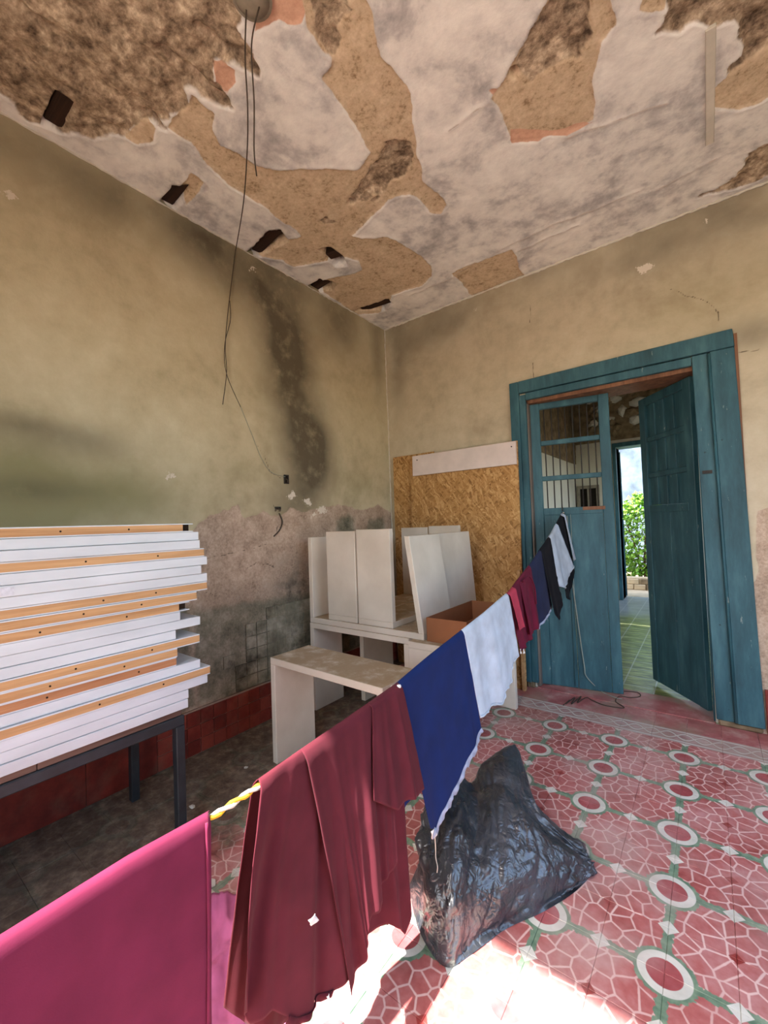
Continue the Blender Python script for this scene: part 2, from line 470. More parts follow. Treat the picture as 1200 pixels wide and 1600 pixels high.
# --- timber, board and metal
t = NT('teal_paint', 0.55, 0.35); p = t.pos()
c = t.ramp(t.noise(t.mapv(p, (5, 5, 1.0)), 2.0, 6, 0.65), [(0.3, srgb(34, 68, 77)), (0.5, srgb(46, 86, 96)), (0.72, srgb(68, 108, 116))])
c = t.mix(t.math('MULTIPLY', t.step(t.noise(t.mapv(p, (30, 30, 7)), 1.0, 4, 0.7), 0.66, 0.74), 0.7), c, srgb(150, 160, 154))
c = t.mix(t.math('MULTIPLY', t.step(t.noise(p, 26, 3, 0.6), 0.70, 0.76), 0.8), c, srgb(28, 44, 48))
t.col(c).bump(t.noise(t.mapv(p, (30, 30, 3)), 2, 4), 0.2, 0.004); M['teal'] = t.m
M['bare_wood'] = wood('bare_wood', srgb(92, 58, 40), srgb(140, 98, 70), 'Z')
M['dark_wood'] = wood('dark_wood', srgb(24, 15, 10), srgb(66, 44, 30), 'X', 1.2, 0.9)
M['pine'] = wood('pine_edge', srgb(150, 106, 64), srgb(206, 164, 116), 'Y', 0.8, 0.55)
M['pine_red'] = wood('pine_edge_red', srgb(136, 84, 52), srgb(186, 134, 92), 'Y', 0.8, 0.55)
M['plank'] = wood('plank_top', srgb(78, 56, 46), srgb(120, 92, 78), 'Y', 0.8, 0.8)
t = NT('white_board', 0.42, 0.4); p = t.pos()
t.col(t.ramp(t.noise(t.mapv(p, (3, 0.8, 3)), 2, 5), [(0.3, srgb(182, 187, 190)), (0.7, srgb(206, 211, 214))])); M['white_board'] = t.m
t = NT('cream_laminate', 0.4, 0.4); p = t.pos(); g = t.new('ShaderNodeNewGeometry')
nz = t.sep(g.outputs['Normal'])[2]
c = t.ramp(t.noise(p, 3, 5), [(0.3, srgb(196, 185, 168)), (0.7, srgb(216, 206, 190))])
dustm = t.math('MULTIPLY', t.step(nz, 0.6, 0.9), t.step(t.noise(p, 7, 6, 0.7), 0.2, 0.55))
c = t.mix(t.math('MULTIPLY', dustm, 0.85), c, srgb(146, 124, 92))
t.col(c).rough(t.math('ADD', 0.38, t.math('MULTIPLY', dustm, 0.5))); M['laminate'] = t.m
t = NT('strand_board', 0.7, 0.25); p0 = t.obj(); wn_ = t.new('ShaderNodeTexNoise'); t.put(wn_.inputs['Vector'], p0); wn_.inputs['Scale'].default_value = 6.0; wv_ = t.new('ShaderNodeVectorMath', operation='MULTIPLY_ADD'); t.put(wv_.inputs[0], wn_.outputs['Color']); wv_.inputs[1].default_value = (0.07, 0.0, 0.07); t.put(wv_.inputs[2], p0); p = wv_.outputs[0]
cs = []
for i, (ang, sc) in enumerate([(0.6, (11, 1, 70)), (-0.9, (10, 1, 60)), (1.7, (10, 1, 66))]):
    v = t.vor(t.mapv(t.mapv(p, (1, 1, 1), (0, ang, 0), (i * 3.1, 0, i * 1.7)), sc), 1.0, 'F1', 1.0)
    cs.append((t.sep(v.outputs['Color'])[0], v.outputs['Distance']))
f = t.mix(t.step(cs[1][0], 0.45, 0.5), cs[0][0], cs[2][0])
f = t.mix(t.step(cs[0][0], 0.62, 0.66), f, cs[1][0])
ff = t.math('ADD', t.math('MULTIPLY', f, 0.8), t.math('MULTIPLY', t.noise(p, 60, 4), 0.2))
t.col(t.ramp(ff, [(0.06, srgb(128, 90, 50)), (0.25, srgb(166, 123, 72)), (0.6, srgb(184, 141, 88)), (0.92, srgb(206, 167, 114))])).bump(ff, 0.25, 0.003); M['osb'] = t.m
M['white_paint_board'] = simple('white_paint_board', srgb(214, 200, 192), 0.7, 0.2, 0.08, 6, 0.1)
M['cardboard'] = simple('cardboard', srgb(140, 92, 62), 0.85, 0.15, 0.08, 5, 0.05)
M['black_metal'] = simple('black_metal', srgb(38, 42, 46), 0.5, 0.4, 0.3, 14, 0.1, 50)
M['iron'] = simple('iron_bar', srgb(52, 48, 44), 0.7, 0.3, 0.3, 20)
M['wire'] = simple('wire', srgb(70, 60, 50), 0.7, 0.3, 0.1, 20)
M['pale_cord'] = simple('pale_cord', srgb(150, 156, 144), 0.8, 0.2, 0.1, 20)
M['dark_hole'] = simple('dark_cavity', srgb(36, 30, 26), 0.9, 0.1, 0.3, 30)
M['rose'] = simple('ceiling_rose', srgb(134, 124, 108), 0.7, 0.3, 0.25, 12, 0.2)
M['sticker'] = simple('sticker', srgb(196, 198, 204), 0.5, 0.3, 0.15, 80)
M['rubble'] = simple('stone_rubble', srgb(128, 110, 86), 0.95, 0.1, 0.45, 9, 0.8, 14)
M['flaked_white'] = simple('flaked_white', srgb(206, 200, 186), 0.95, 0.1, 0.1, 9, 0.2, 30)
M['earth'] = simple('earth', srgb(186, 164, 132), 0.95, 0.1, 0.2, 3, 0.3, 20)
M['patio'] = simple('patio', srgb(176, 166, 150), 0.9, 0.15, 0.15, 3)
M['garden_wall'] = simple('garden_wall', srgb(86, 98, 110), 0.9, 0.15, 0.45, 2.5)  # base colour darkened to stand in for shade on the wall
t = NT('leaf', 0.5, 0.35)
t.col(t.ramp(t.rnd(), [(0.0, srgb(66, 110, 30)), (0.5, srgb(104, 150, 44)), (1.0, srgb(150, 184, 72))])); t.b.inputs['Subsurface Weight'].default_value = 0.0
n = t.noise(t.pos(), 12, 3); t.col(t.ramp(n, [(0.3, srgb(58, 100, 28)), (0.5, srgb(104, 150, 44)), (0.7, srgb(162, 194, 84))])); M['leaf'] = t.m
M['weathered'] = wood('weathered_timber', srgb(78, 70, 64), srgb(124, 112, 102), 'Z')
M['bark'] = simple('bark', srgb(96, 76, 56), 0.9, 0.1, 0.2, 20)

# --- cloth, plastic, rope
M['fuchsia'] = fabric('fuchsia_cotton', srgb(112, 35, 63), 0.10)
M['maroon'] = fabric('maroon_jersey', srgb(86, 30, 40), 0.08)
M['maroon2'] = fabric('wine_cotton', srgb(96, 24, 46), 0.10)
M['rosepatch'] = fabric('rose_panel', srgb(176, 60, 80), 0.12)
M['blue'] = fabric('navy_jersey', srgb(13, 34, 84), 0.04)
M['navy'] = fabric('dark_navy', srgb(36, 42, 68), 0.10)
M['trim'] = fabric('pale_trim', srgb(168, 176, 198), 0.2)
M['white_cloth'] = fabric('white_cotton', srgb(206, 216, 228), 0.3)
M['black_cloth'] = fabric('black_cotton', srgb(14, 14, 20), 0.0)
M['pink_cloth'] = fabric('pink_sheet', srgb(206, 110, 152), 0.2)
M['tag_white'] = simple('tag_white', srgb(226, 222, 216), 0.7, 0.2, 0.05, 30)
M['rope_white'] = simple('rope_white', srgb(214, 206, 190), 0.8, 0.2, 0.1, 60)
M['rope_yellow'] = simple('rope_yellow', srgb(222, 170, 44), 0.8, 0.2, 0.1, 60)
t = NT('black_plastic', 0.2, 0.9); p = t.pos(); t.rough(t.math('ADD', 0.16, t.math('MULTIPLY', t.noise(p, 10, 4), 0.3)))
t.col(t.ramp(t.noise(p, 6, 4), [(0.3, srgb(24, 26, 30)), (0.7, srgb(54, 58, 64))]))
def ridge(v, sc, d): return t.math('ABSOLUTE', t.math('SUBTRACT', t.noise(v, sc, d, 0.5, 0.8), 0.5))
hh = t.math('ADD', t.math('ADD', t.math('MULTIPLY', ridge(p, 7, 0), 1.0), t.math('MULTIPLY', ridge(p, 19, 0), 0.55)), t.math('MULTIPLY', ridge(p, 48, 0), 0.25))
t.bump(hh, 0.8, 0.02); M['plastic'] = t.m

# =================================================================== STRUCTURE
# ---- ceiling: outlines of the fallen plaster, unprojected to the ceiling plane
def cpts(L): return [tuple(at(2, H, u, v)[:2]) for u, v in L]
TAN = [
 [(300, 145), (320, 165), (335, 180), (332, 205), (345, 231), (375, 240), (398, 262), (430, 266), (480, 262), (520, 266), (560, 266), (572, 252), (581, 240),
  (560, 205), (540, 170), (520, 140), (504, 122), (520, 103), (520, 92), (500, 80), (482, 45), (467, 0), (460, -60), (545, -60), (562, -5), (582, 20), (585, 50), (595, 88), (612, 102),
  (625, 122), (640, 150), (648, 200), (653, 240), (660, 285), (683, 303), (698, 320), (690, 333), (672, 333), (655, 312), (640, 303), (605, 315), (580, 340), (565, 355),
  (550, 368), (565, 373), (600, 372), (620, 378), (650, 395), (673, 415), (676, 430), (660, 446), (632, 455), (612, 462), (606, 480), (590, 489), (560, 492), (550, 488),
  (520, 466), (500, 452), (497, 440), (530, 432), (566, 423), (560, 408), (540, 402), (500, 410), (482, 412), (458, 416), (440, 405), (410, 402), (400, 400), (425, 385), (450, 375),
  (470, 370), (465, 360), (440, 345), (415, 325), (385, 305), (360, 290), (335, 267), (318, 248), (298, 224), (278, 213), (262, 200), (270, 186), (292, 165)],
 [(193, 214), (210, 196), (230, 187), (246, 203), (238, 217), (212, 227)],
 [(855, -60), (855, 0), (840, 30), (815, 75), (800, 105), (782, 135), (770, 155), (790, 192), (800, 214), (845, 213), (855, 208), (885, 210), (905, 202), (930, 186), (932, 160), (926, 130), (936, 70), (964, 40), (958, 10), (950, -60)],
 [(1112, 140), (1116, 165), (1150, 173), (1175, 165), (1212, 145), (1240, 130), (1240, 40), (1150, 105)],
 [(705, 428), (730, 414), (765, 403), (800, 390), (808, 400), (812, 418), (823, 437), (742, 469), (731, 458), (722, 441)],
 [(1000, 12), (1012, -20), (1045, -20), (1036, 22), (1014, 22)],
 [(285, 292), (300, 272), (318, 286), (305, 310), (290, 318)],
]
STONE = [
 [(-120, -90), (388, -90), (380, 8), (371, 48), (385, 75), (408, 100), (403, 120), (385, 113), (362, 93), (337, 94), (333, 115), (350, 138), (361, 166), (346, 173), (325, 161), (303, 146),
  (293, 166), (270, 186), (247, 186), (262, 200), (277, 212), (252, 207), (240, 195), (222, 189), (196, 213), (150, 218), (97, 215), (70, 203), (46, 192), (22, 168), (0, 150), (-120, 70)],
 [(602, 222), (632, 220), (651, 240), (645, 262), (620, 285), (600, 305), (572, 322), (546, 320), (552, 300), (570, 272), (590, 246)],
 [(472, -40), (532, -40), (545, 22), (530, 42), (536, 70), (522, 92), (506, 90), (494, 70), (480, 40)],
 [(494, 351), (510, 338), (531, 350), (512, 356)],
 [(855, -60), (855, 0), (840, 30), (815, 75), (801, 105), (806, 120), (830, 126), (862, 112), (902, 92), (924, 70), (926, 0), (920, -60)],
 [(1036, -60), (1034, 46), (1062, 42), (1096, 44), (1115, 35), (1137, 42), (1162, 60), (1152, 92), (1135, 117), (1160, 104), (1212, 70), (1260, 40), (1260, -60)],
 [(1240, 200), (1166, 240), (1152, 278), (1110, 294), (1090, 304), (1088, 312), (1130, 302), (1162, 290), (1240, 262)],
]
PINK = [[(397, 50), (405, 20), (415, -10), (466, -10), (475, 20), (470, 35), (450, 38), (434, 34), (420, 44), (405, 50), (391, 56)],
        [(335, 100), (350, 95), (368, 110), (370, 130), (356, 146), (340, 130)],
        [(800, 203), (798, 223), (845, 222), (856, 211), (884, 213), (906, 204), (930, 190), (905, 196), (880, 204), (850, 206), (825, 202)],
        [(765, 140), (780, 138), (775, 152)]]
HOLES = [[(68, 196), (92, 151), (115, 165), (108, 180), (92, 205)], [(252, 317), (272, 291), (297, 294), (270, 326)],
         [(388, 396), (420, 363), (437, 361), (450, 378), (405, 400)], [(500, 393), (515, 388), (536, 405), (541, 415), (526, 416)],
         [(483, 448), (500, 437), (523, 445), (518, 455), (492, 456)], [(553, 488), (606, 470), (612, 475), (600, 485)],
         [(797, 116), (803, 111), (809, 117), (803, 124)]]
GROOVE = [[(255, 85), (300, 122), (352, 160)], [(310, 50), (350, 80), (402, 112)], [(10, 8), (60, 40)], [(660, 290), (680, 315)], [(240, 190), (275, 208)]]
CRACK = [[(640, 462), (700, 436), (765, 398), (850, 356), (930, 326), (1000, 296)], [(810, 392), (850, 374), (905, 352)], [(1024, 296), (1062, 278), (1117, 247)],
         [(700, 205), (735, 180), (770, 158)], [(885, 215), (960, 190), (1040, 160)]]
st = 0.0125
xs = np.arange(-0.0, RIGHT_X + st, st); ys = np.arange(REAR_Y, 0.0 + st, st)
GX, GY = np.meshgrid(xs, ys); nx, ny = len(xs), len(ys)
jx = GX + 0.022 * fbm(GX, GY, 3, 4, 9.0); jy = GY + 0.022 * fbm(GX, GY, 11, 4, 9.0)
def union(polys, conv, px, py):
    r = np.full(px.shape, -9.0)
    for P in polys:
        q = np.array(conv(P)); pad = 0.3
        m = (px > q[:, 0].min() - pad) & (px < q[:, 0].max() + pad) & (py > q[:, 1].min() - pad) & (py < q[:, 1].max() + pad)
        if m.any(): r[m] = np.maximum(r[m], sdf(px[m], py[m], q))
    return r
A_tan = union(TAN, cpts, jx, jy); A_stone = union(STONE, cpts, jx, jy) + 0.05 * fbm(GX, GY, 29, 4, 13.0) - 0.008; A_pink = union(PINK, cpts, jx, jy); A_hole = union(HOLES, cpts, GX + (jx - GX) * 0.5, GY + (jy - GY) * 0.5)
A_crack = np.full(GX.shape, 9.0)
for L in CRACK: A_crack = np.minimum(A_crack, dline(jx, jy, cpts(L)))
A_groove = np.full(GX.shape, 9.0)
for L in GROOVE: A_groove = np.minimum(A_groove, dline(jx, jy, cpts(L)))
mt = sstep(-0.006, 0.006, A_tan); ms = sstep(-0.01, 0.02, A_stone); mh = sstep(-0.012, 0.006, A_hole); mp = sstep(-0.006, 0.006, A_pink)
Z = H + 0.006 * fbm(GX, GY, 5, 4, 2.0) + 0.010 * np.maximum(mt, mp) + ms * (0.028 + 0.026 * fbm(GX, GY, 23, 3, 9.0)) + mt * 0.004 * fbm(GX, GY, 31, 4, 14)
lip = np.exp(-(np.minimum(np.abs(A_tan), np.abs(A_stone)) / 0.02) ** 2) * (1 - np.maximum(mt, ms)); Z -= 0.006 * lip
Z -= 0.006 * np.exp(-(A_crack / 0.015) ** 2); Z += 0.035 * np.exp(-(A_groove / 0.022) ** 2) * ms + 0.11 * mh
ceil = grid_mesh('ceiling', np.stack([GX, GY, Z], -1), nx, ny, M['ceiling'], dict(tan=A_tan, stone=A_stone, pink=A_pink, hole=A_hole, crack=A_crack))
tag(ceil, 'peeling whitewashed ceiling with fallen plaster, bare tan coat and rubble', kind='structure')
ceil.data.flip_normals()
box('roof_slab', -0.3, RIGHT_X + 0.3, REAR_Y - 0.3, 0.0, H + 0.18, H + 0.4, M['plaster_plain'], ceil)  # unseen slab, added to stop light leaking through the ceiling
for i, P in enumerate(HOLES[:6]):         # rotten beam ends left in their pockets
    q = [Vector(at(2, H, u, v)) for u, v in P]; cen = sum(q, Vector()) / len(q)
    ax = (q[1] - q[0]); an = math.atan2(ax.y, ax.x); L = max((a - b).length for a in q for b in q) * 0.5
    o = box('beam_stub', -L, L, -0.045, 0.045, 0.03, 0.1, M['dark_wood'], ceil, 0.008)
    o.location = (cen.x, cen.y, H); o.rotation_euler = (0, 0, an)
# flat painted batten nailed to the ceiling
b0, b1 = at(2, H, 1110, 40), at(2, H, 1113, 220)
bt = box('ceiling_batten', b0.x - 0.02, b0.x + 0.022, b0.y, b1.y, H - 0.016, H + 0.004, M['flaked_white'], None, 0.003)
tag(bt, 'flat whitewashed batten strip nailed along the ceiling above the door', 'batten')

# ---- left wall
def wl_pts(L): return [tuple(at(0, 0.0, u, v)[1:]) for u, v in L]
def wb_pts(L): return [tuple((at(1, 0.0, u, v).x, at(1, 0.0, u, v).z)) for u, v in L]
def blobs(px, py, L, conv):
    r = np.zeros(px.shape)
    for (u, v), rx, ry, a, s in L:
        cx, cy = conv([(u, v)])[0]
        r += s * np.exp(-(((px - cx) / rx) ** 2 + ((py - cy) / ry) ** 2))
    return r
st = 0.02
ys = np.linspace(REAR_Y, 0.0, 400); zs = np.linspace(0, H + 0.03, 330)
GY, GZ = np.meshgrid(ys, zs)
jy = GY + 0.034 * fbm(GY, GZ, 41, 5, 10.0); jz = GZ + 0.034 * fbm(GY, GZ, 47, 5, 10.0)
n1 = fbm(GY, GZ, 51, 5, 2.2); n2 = fbm(GY, GZ, 57, 5, 6.0)
mold_dark = blobs(GY, GZ, [((478, 690), 0.26, 0.55, 0, 0.75), ((455, 600), 0.25, 0.5, 0, 0.5), ((430, 520), 0.28, 0.5, 0, 0.4), ((500, 730), 0.2, 0.4, 0, 0.4), ((450, 790), 0.25, 0.2, 0, 0.5), ((440, 470), 0.35, 0.35, 0, 0.55), ((530, 510), 0.35, 0.30, 0, 0.5), ((590, 560), 0.12, 0.5, 0, 0.35), ((350, 420), 0.35, 0.22, 0, 0.35),
                     ((230, 330), 0.6, 0.2, 0, 0.3), ((100, 270), 0.6, 0.2, 0, 0.3), ((120, 690), 0.25, 0.1, 0, 0.4), ((20, 660), 0.25, 0.06, 0, 0.3), ((60, 765), 0.3, 0.08, 0, 0.35)], wl_pts)
mold_dark = np.clip(mold_dark * (1.1 + 0.6 * n1 + 0.2 * n2), 0, 0.82) + 0.22 * np.exp(-((H - GZ) / 0.16) ** 2) * (0.8 + n1)
olive = np.clip(blobs(GY, GZ, [((20, 790), 0.35, 0.35, 0, 0.95), ((120, 760), 0.5, 0.22, 0, 0.5), ((390, 740), 0.25, 0.14, 0, 0.35), ((260, 790), 0.5, 0.2, 0, 0.35), ((560, 760), 0.3, 0.15, 0, 0.4)], wl_pts) * (0.9 + 0.8 * n1), 0, 0.85)
edge = wl_pts([(0, 870), (200, 855), (300, 832), (325, 808), (352, 797), (372, 788), (385, 812), (410, 800), (432, 805), (455, 795), (478, 800), (508, 792), (530, 788), (560, 797), (590, 790), (612, 800)])
ey = np.array([e[0] for e in edge]); ez = np.array([e[1] for e in edge])
bare = np.interp(jy, ey, ez) - jz
cem = union([[(310, 1100), (300, 955), (340, 945), (420, 935), (480, 928), (520, 915), (560, 900), (612, 880), (612, 1050)], [(524, 835), (528, 808), (548, 803), (556, 812), (556, 835)], [(570, 832), (578, 812), (600, 808), (606, 832)], [(-200, 1400), (-200, 950), (300, 950), (310, 1100)]], wl_pts, jy, jz)
flake = union([[(446, 775), (458, 767), (464, 776), (455, 782)], [(474, 784), (484, 778), (488, 790), (480, 792)], [(493, 796), (506, 788), (512, 800), (500, 804)], [(262, 742), (272, 738), (275, 747), (264, 749)], [(0, 300), (12, 296), (26, 312), (14, 320)], [(488, 800), (495, 806), (486, 812)], [(388, 420), (396, 415), (400, 424)]], wl_pts, jy, jz)
blotchy = np.clip(blobs(GY, GZ, [((470, 900), 0.25, 0.2, 0, 0.9), ((400, 930), 0.4, 0.1, 0, 0.5), ((460, 960), 0.35, 0.25, 0, 0.4), ((480, 830), 0.1, 0.1, 0, 0.4)], wl_pts) * (0.9 + n1), 0, 0.85)  # dark blotches low on the wall beside the bench pile
crk = np.full(GY.shape, 9.0)
for L in [[(425, 790), (440, 800), (437, 820), (428, 840)], [(428, 795), (438, 812)], [(400, 690), (420, 735), (440, 750)], [(320, 870), (360, 865), (395, 860), (420, 850)], [(380, 890), (400, 878), (430, 885)], [(310, 925), (345, 930)]]: crk = np.minimum(crk, dline(jy, jz, wl_pts(L)))
X = 0.006 * fbm(GY, GZ, 61, 4, 1.5) - 0.007 * sstep(-0.006, 0.006, bare) - 0.004 * sstep(-0.01, 0.01, cem) + 0.003 * fbm(GY, GZ, 67, 4, 10) * sstep(-0.01, 0.02, bare) + 0.002 * sstep(-.004, .004, flake)
wl_ = grid_mesh('wall_left', np.stack([X, GY, GZ], -1), len(ys), len(zs), M['wall_left'], dict(mold_dark=mold_dark, olive=olive, bare=bare, cement=cem, flake=flake, blotchy=blotchy, crack=crk))
tag(wl_, 'stained tan plaster wall with dark mould and peeling lower band', kind='structure')
box('wall_core', -0.32, -0.03, REAR_Y, 0.35, -0.1, H + 0.2, M['plaster_plain'], wl_)

# ---- wall tiles on the left wall
def tile_mesh(name, dx, dy, dz, bev, mat):
    o = box(name, -dx / 2, dx / 2, -dy / 2, dy / 2, -dz / 2, dz / 2, mat, None, bev); me = o.data
    bpy.data.objects.remove(o); return me
base_l = box('baseboard_left', -0.02, 0.010, REAR_Y, 0.0, 0.0, 0.312, M['grout'])
tag(base_l, 'dark red tiled skirting band along the left wall', kind='structure')
me = tile_mesh('tile', 0.016, 0.0955, 0.0955, 0.0015, M['red_tile'])
for i in range(27):
    for j in range(3):
        o = bpy.data.objects.new('tile', me); link(o, base_l)
        o.location = (0.010 + random.uniform(-.0015, .0015), -0.05 - 0.1 * i, 0.053 + 0.1 * j); o.rotation_euler = (0, random.uniform(-.01, .01), random.uniform(-.01, .01))
me = tile_mesh('tile', 0.016, 0.397, 0.3, 0.0015, M['red_tile'])
for i in range(5):
    o = bpy.data.objects.new('tile', me); link(o, base_l); o.location = (0.010, -2.9 - 0.4 * i, 0.153)
box('grout_bed', -0.02, -0.004, -1.78, 0.0, 0.314, 0.913, M['grout_grey'], wl_)
me = tile_mesh('tile', 0.012, 0.0945, 0.0955, 0.0018, M['cement_tile'])
for i in range(25):
    for j in range(6):
        if i > 18 and random.random() < (i - 18) / 4.0: continue
        if j == 5 and i > 17: continue
        o = bpy.data.objects.new('tile', me); link(o, wl_)
        o.location = (-0.006 + random.uniform(-.001, .001), -0.05 - 0.1 * i, 0.365 + 0.1 * j); o.rotation_euler = (0, random.uniform(-.006, .006), random.uniform(-.006, .006))

# ---- back wall with the doorway (x 1.63..2.92, to z 2.70)
DX0, DX1, DZ = 1.615, 2.925, 2.70
xs = np.linspace(0, RIGHT_X, 360); zs = np.linspace(0, H + 0.03, 330)
GX, GZ = np.meshgrid(xs, zs)
jx = GX + 0.03 * fbm(GX, GZ, 71, 4, 7.0); jz = GZ + 0.03 * fbm(GX, GZ, 77, 4, 7.0); n1 = fbm(GX, GZ, 79, 5, 2.2); n2 = fbm(GX, GZ, 83, 5, 6)
mold_dark = np.clip(blobs(GX, GZ, [((680, 520), 0.5, 0.15, 0, 0.5), ((620, 560), 0.12, 0.6, 0, 0.45), ((1180, 330), 0.4, 0.16, 0, 0.5), ((1000, 400), 0.6, 0.12, 0, 0.3), ((1170, 520), 0.2, 0.12, 0, 0.4), ((760, 480), 0.3, 0.1, 0, 0.3)], wb_pts) * (0.8 + n1 + 0.3 * n2), 0, 0.85) + 0.3 * np.exp(-((H - GZ) / 0.12) ** 2) * (0.8 + n1)  # back wall: darker along the top edge and beside the left corner
olive = np.clip(blobs(GX, GZ, [((1150, 450), 0.6, 0.3, 0, 0.3)], wb_pts) * (0.9 + n1), 0, 0.6)
bare = union([[(1186, 800), (1240, 780), (1240, 1200), (1195, 1200), (1178, 930)]], wb_pts, jx, jz)
flake = union([[(992, 418), (1008, 412), (1022, 414), (1015, 424), (1002, 430)], [(738, 485), (743, 482), (744, 488)], [(1100, 344), (1106, 340), (1108, 346)]], wb_pts, jx, jz)
crk = np.full(GX.shape, 9.0)
for L in [[(1142, 556), (1170, 548), (1240, 530)], [(1045, 455), (1075, 465), (1100, 470), (1120, 490), (1122, 510)], [(832, 565), (831, 590)], [(826, 480), (828, 505)]]: crk = np.minimum(crk, dline(jx, jz, wb_pts(L)))
Y = 0.006 * fbm(GX, GZ, 87, 4, 1.5) + 0.005 * sstep(-0.006, 0.006, bare) - 0.001
zero = np.zeros(GX.shape)
inside = (GX > DX0 - 0.03) & (GX < DX1 + 0.03) & (GZ < DZ + 0.03)
wb_ = grid_mesh('wall_back', np.stack([GX, Y, GZ], -1), len(xs), len(zs), M['wall_back'], dict(mold_dark=mold_dark, olive=olive, bare=bare, cement=zero - 9, flake=flake, blotchy=zero, crack=crk))
bm = bmesh.new(); bm.from_mesh(wb_.data)
kill = [f for f in bm.faces if DX0 - 0.02 < f.calc_center_median().x < DX1 + 0.02 and f.calc_center_median().z < DZ + 0.02]
bmesh.ops.delete(bm, geom=kill, context='FACES'); bm.to_mesh(wb_.data); bm.free()
tag(wb_, 'tan plaster wall with cracks around the blue doorway', kind='structure')
WT = 0.34
box('wall_core', -0.32, DX0, 0.02, WT, -0.1, H + 0.2, M['limewash'], wb_); box('wall_core', DX1, RIGHT_X + 0.3, 0.02, WT, -0.1, H + 0.2, M['limewash'], wb_)
box('wall_core', DX0, DX1, 0.02, WT, DZ, H + 0.2, M['bare_wood'], wb_)
bb = box('baseboard_back', 3.21, RIGHT_X, -0.016, 0.02, 0.0, 0.31, M['red_tile'], None, 0.002); tag(bb, 'red skirting beside the blue door casing', kind='structure')

cj = thing('trim_3', (0, 0, 0), 0, 'ragged pale plaster line where the walls meet the ceiling', None, None, 'structure')
def ragged(a, b, n_, r_, seed):
    rr = random.Random(seed); a = Vector(a); b = Vector(b)
    P = [a.lerp(b, k / n_) + Vector([rr.uniform(-.003, .003) for _ in range(3)]) for k in range(n_ + 1)]
    V, F = tube_geo(P, [r_ * rr.uniform(.4, 1.3) for _ in P], 6); mesh('plaster_line', V, F, M['flaked_white'], cj, True)
ragged((0.0, -0.004, H - 0.004), (RIGHT_X, -0.004, H - 0.004), 160, 0.011, 1); ragged((0.004, -0.0, H - 0.004), (0.004, REAR_Y, H - 0.004), 160, 0.007, 2); ragged((0.003, -0.003, 0.95), (0.003, -0.003, H), 110, 0.008, 3)

# ---- right wall with added window opening for daylight, rear wall with doorway (both behind the photographer)
wr = thing('wall_right', (0, 0, 0), 0, 'plaster wall with a wide unseen window opening added for daylight', None, None, 'structure')
x0, x1 = RIGHT_X, RIGHT_X + 0.3
box('pier', x0, x1, REAR_Y, WINY0, 0, H + .2, M['plaster_plain'], wr); box('pier', x0, x1, WINY1, 0.3, 0, H + .2, M['plaster_plain'], wr)
box('sill_wall', x0, x1, WINY0, WINY1, 0, WINZ0, M['plaster_plain'], wr); box('head_wall', x0, x1, WINY0, WINY1, WINZ1, H + .2, M['plaster_plain'], wr)
wre = thing('wall_rear', (0, 0, 0), 0, 'plaster wall with the doorway behind the photographer', None, None, 'structure')
y0, y1 = REAR_Y - 0.12, REAR_Y
box('pier', -0.3, OPX0, y0, y1, 0, H + .2, M['plaster_plain'], wre); box('pier', OPX1, RIGHT_X + .3, y0, y1, 0, H + .2, M['plaster_plain'], wre)
box('head_wall', OPX0, OPX1, y0, y1, OPZ, H + .2, M['plaster_plain'], wre)

# ---- floor: base slab and single cement tiles
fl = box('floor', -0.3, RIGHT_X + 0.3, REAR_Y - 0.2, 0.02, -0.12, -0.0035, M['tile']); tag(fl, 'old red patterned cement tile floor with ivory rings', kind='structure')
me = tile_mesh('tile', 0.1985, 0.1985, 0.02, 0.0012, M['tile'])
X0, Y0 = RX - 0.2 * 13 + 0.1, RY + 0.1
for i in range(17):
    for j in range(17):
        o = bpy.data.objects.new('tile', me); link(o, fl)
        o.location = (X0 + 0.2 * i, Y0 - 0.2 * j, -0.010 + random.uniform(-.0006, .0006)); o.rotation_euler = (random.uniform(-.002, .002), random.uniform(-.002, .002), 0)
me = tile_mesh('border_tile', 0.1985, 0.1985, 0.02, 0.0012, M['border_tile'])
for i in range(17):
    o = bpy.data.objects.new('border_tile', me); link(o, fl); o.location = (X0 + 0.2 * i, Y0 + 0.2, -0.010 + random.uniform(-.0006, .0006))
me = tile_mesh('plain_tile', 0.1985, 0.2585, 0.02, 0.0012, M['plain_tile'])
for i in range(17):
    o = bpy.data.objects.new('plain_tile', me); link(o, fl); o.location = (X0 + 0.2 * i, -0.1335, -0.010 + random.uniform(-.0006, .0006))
fo = box('floor_beyond', 0.6, 4.2, 0.0, 5.4, -0.12, 0.0, M['mossy_floor']); tag(fo, 'damp mossy floor of the room beyond the door', kind='structure')
th = box('threshold', DX0, DX1, -0.004, 0.36, -0.02, 0.004, M['plain_tile'], fl, 0.001)

# ---- room beyond the doorway
nr = thing('wall_beyond', (0, 0, 0), 0, 'whitewashed and crumbling walls of the room beyond the door', None, None, 'structure')
def rough_panel(name, fn, n1_, n2_, mat, amp, seed, parent, freq=6.0):
    a_, b_ = np.meshgrid(np.linspace(0, 1, n1_), np.linspace(0, 1, n2_))
    P = np.stack(fn(a_, b_), -1); return P
box('side_wall', 0.6, 0.9, WT, 5.3, 0, 2.62, M['limewash'], nr); box('side_wall_upper', 0.6, 0.93, WT, 5.3, 2.62, 4.4, M['rubble'], nr)
FX0, FX1, FZ = 1.64, 2.62, 2.88
box('far_wall', 0.6, 4.2, 5.02, 5.3, 2.9, 3.0, M['flaked_white'], nr); box('far_wall', 0.6, FX0, 5.0, 5.3, 0, 2.9, M['limewash'], nr); box('far_wall', FX1, 4.2, 5.0, 5.3, 0, 2.9, M['limewash'], nr)
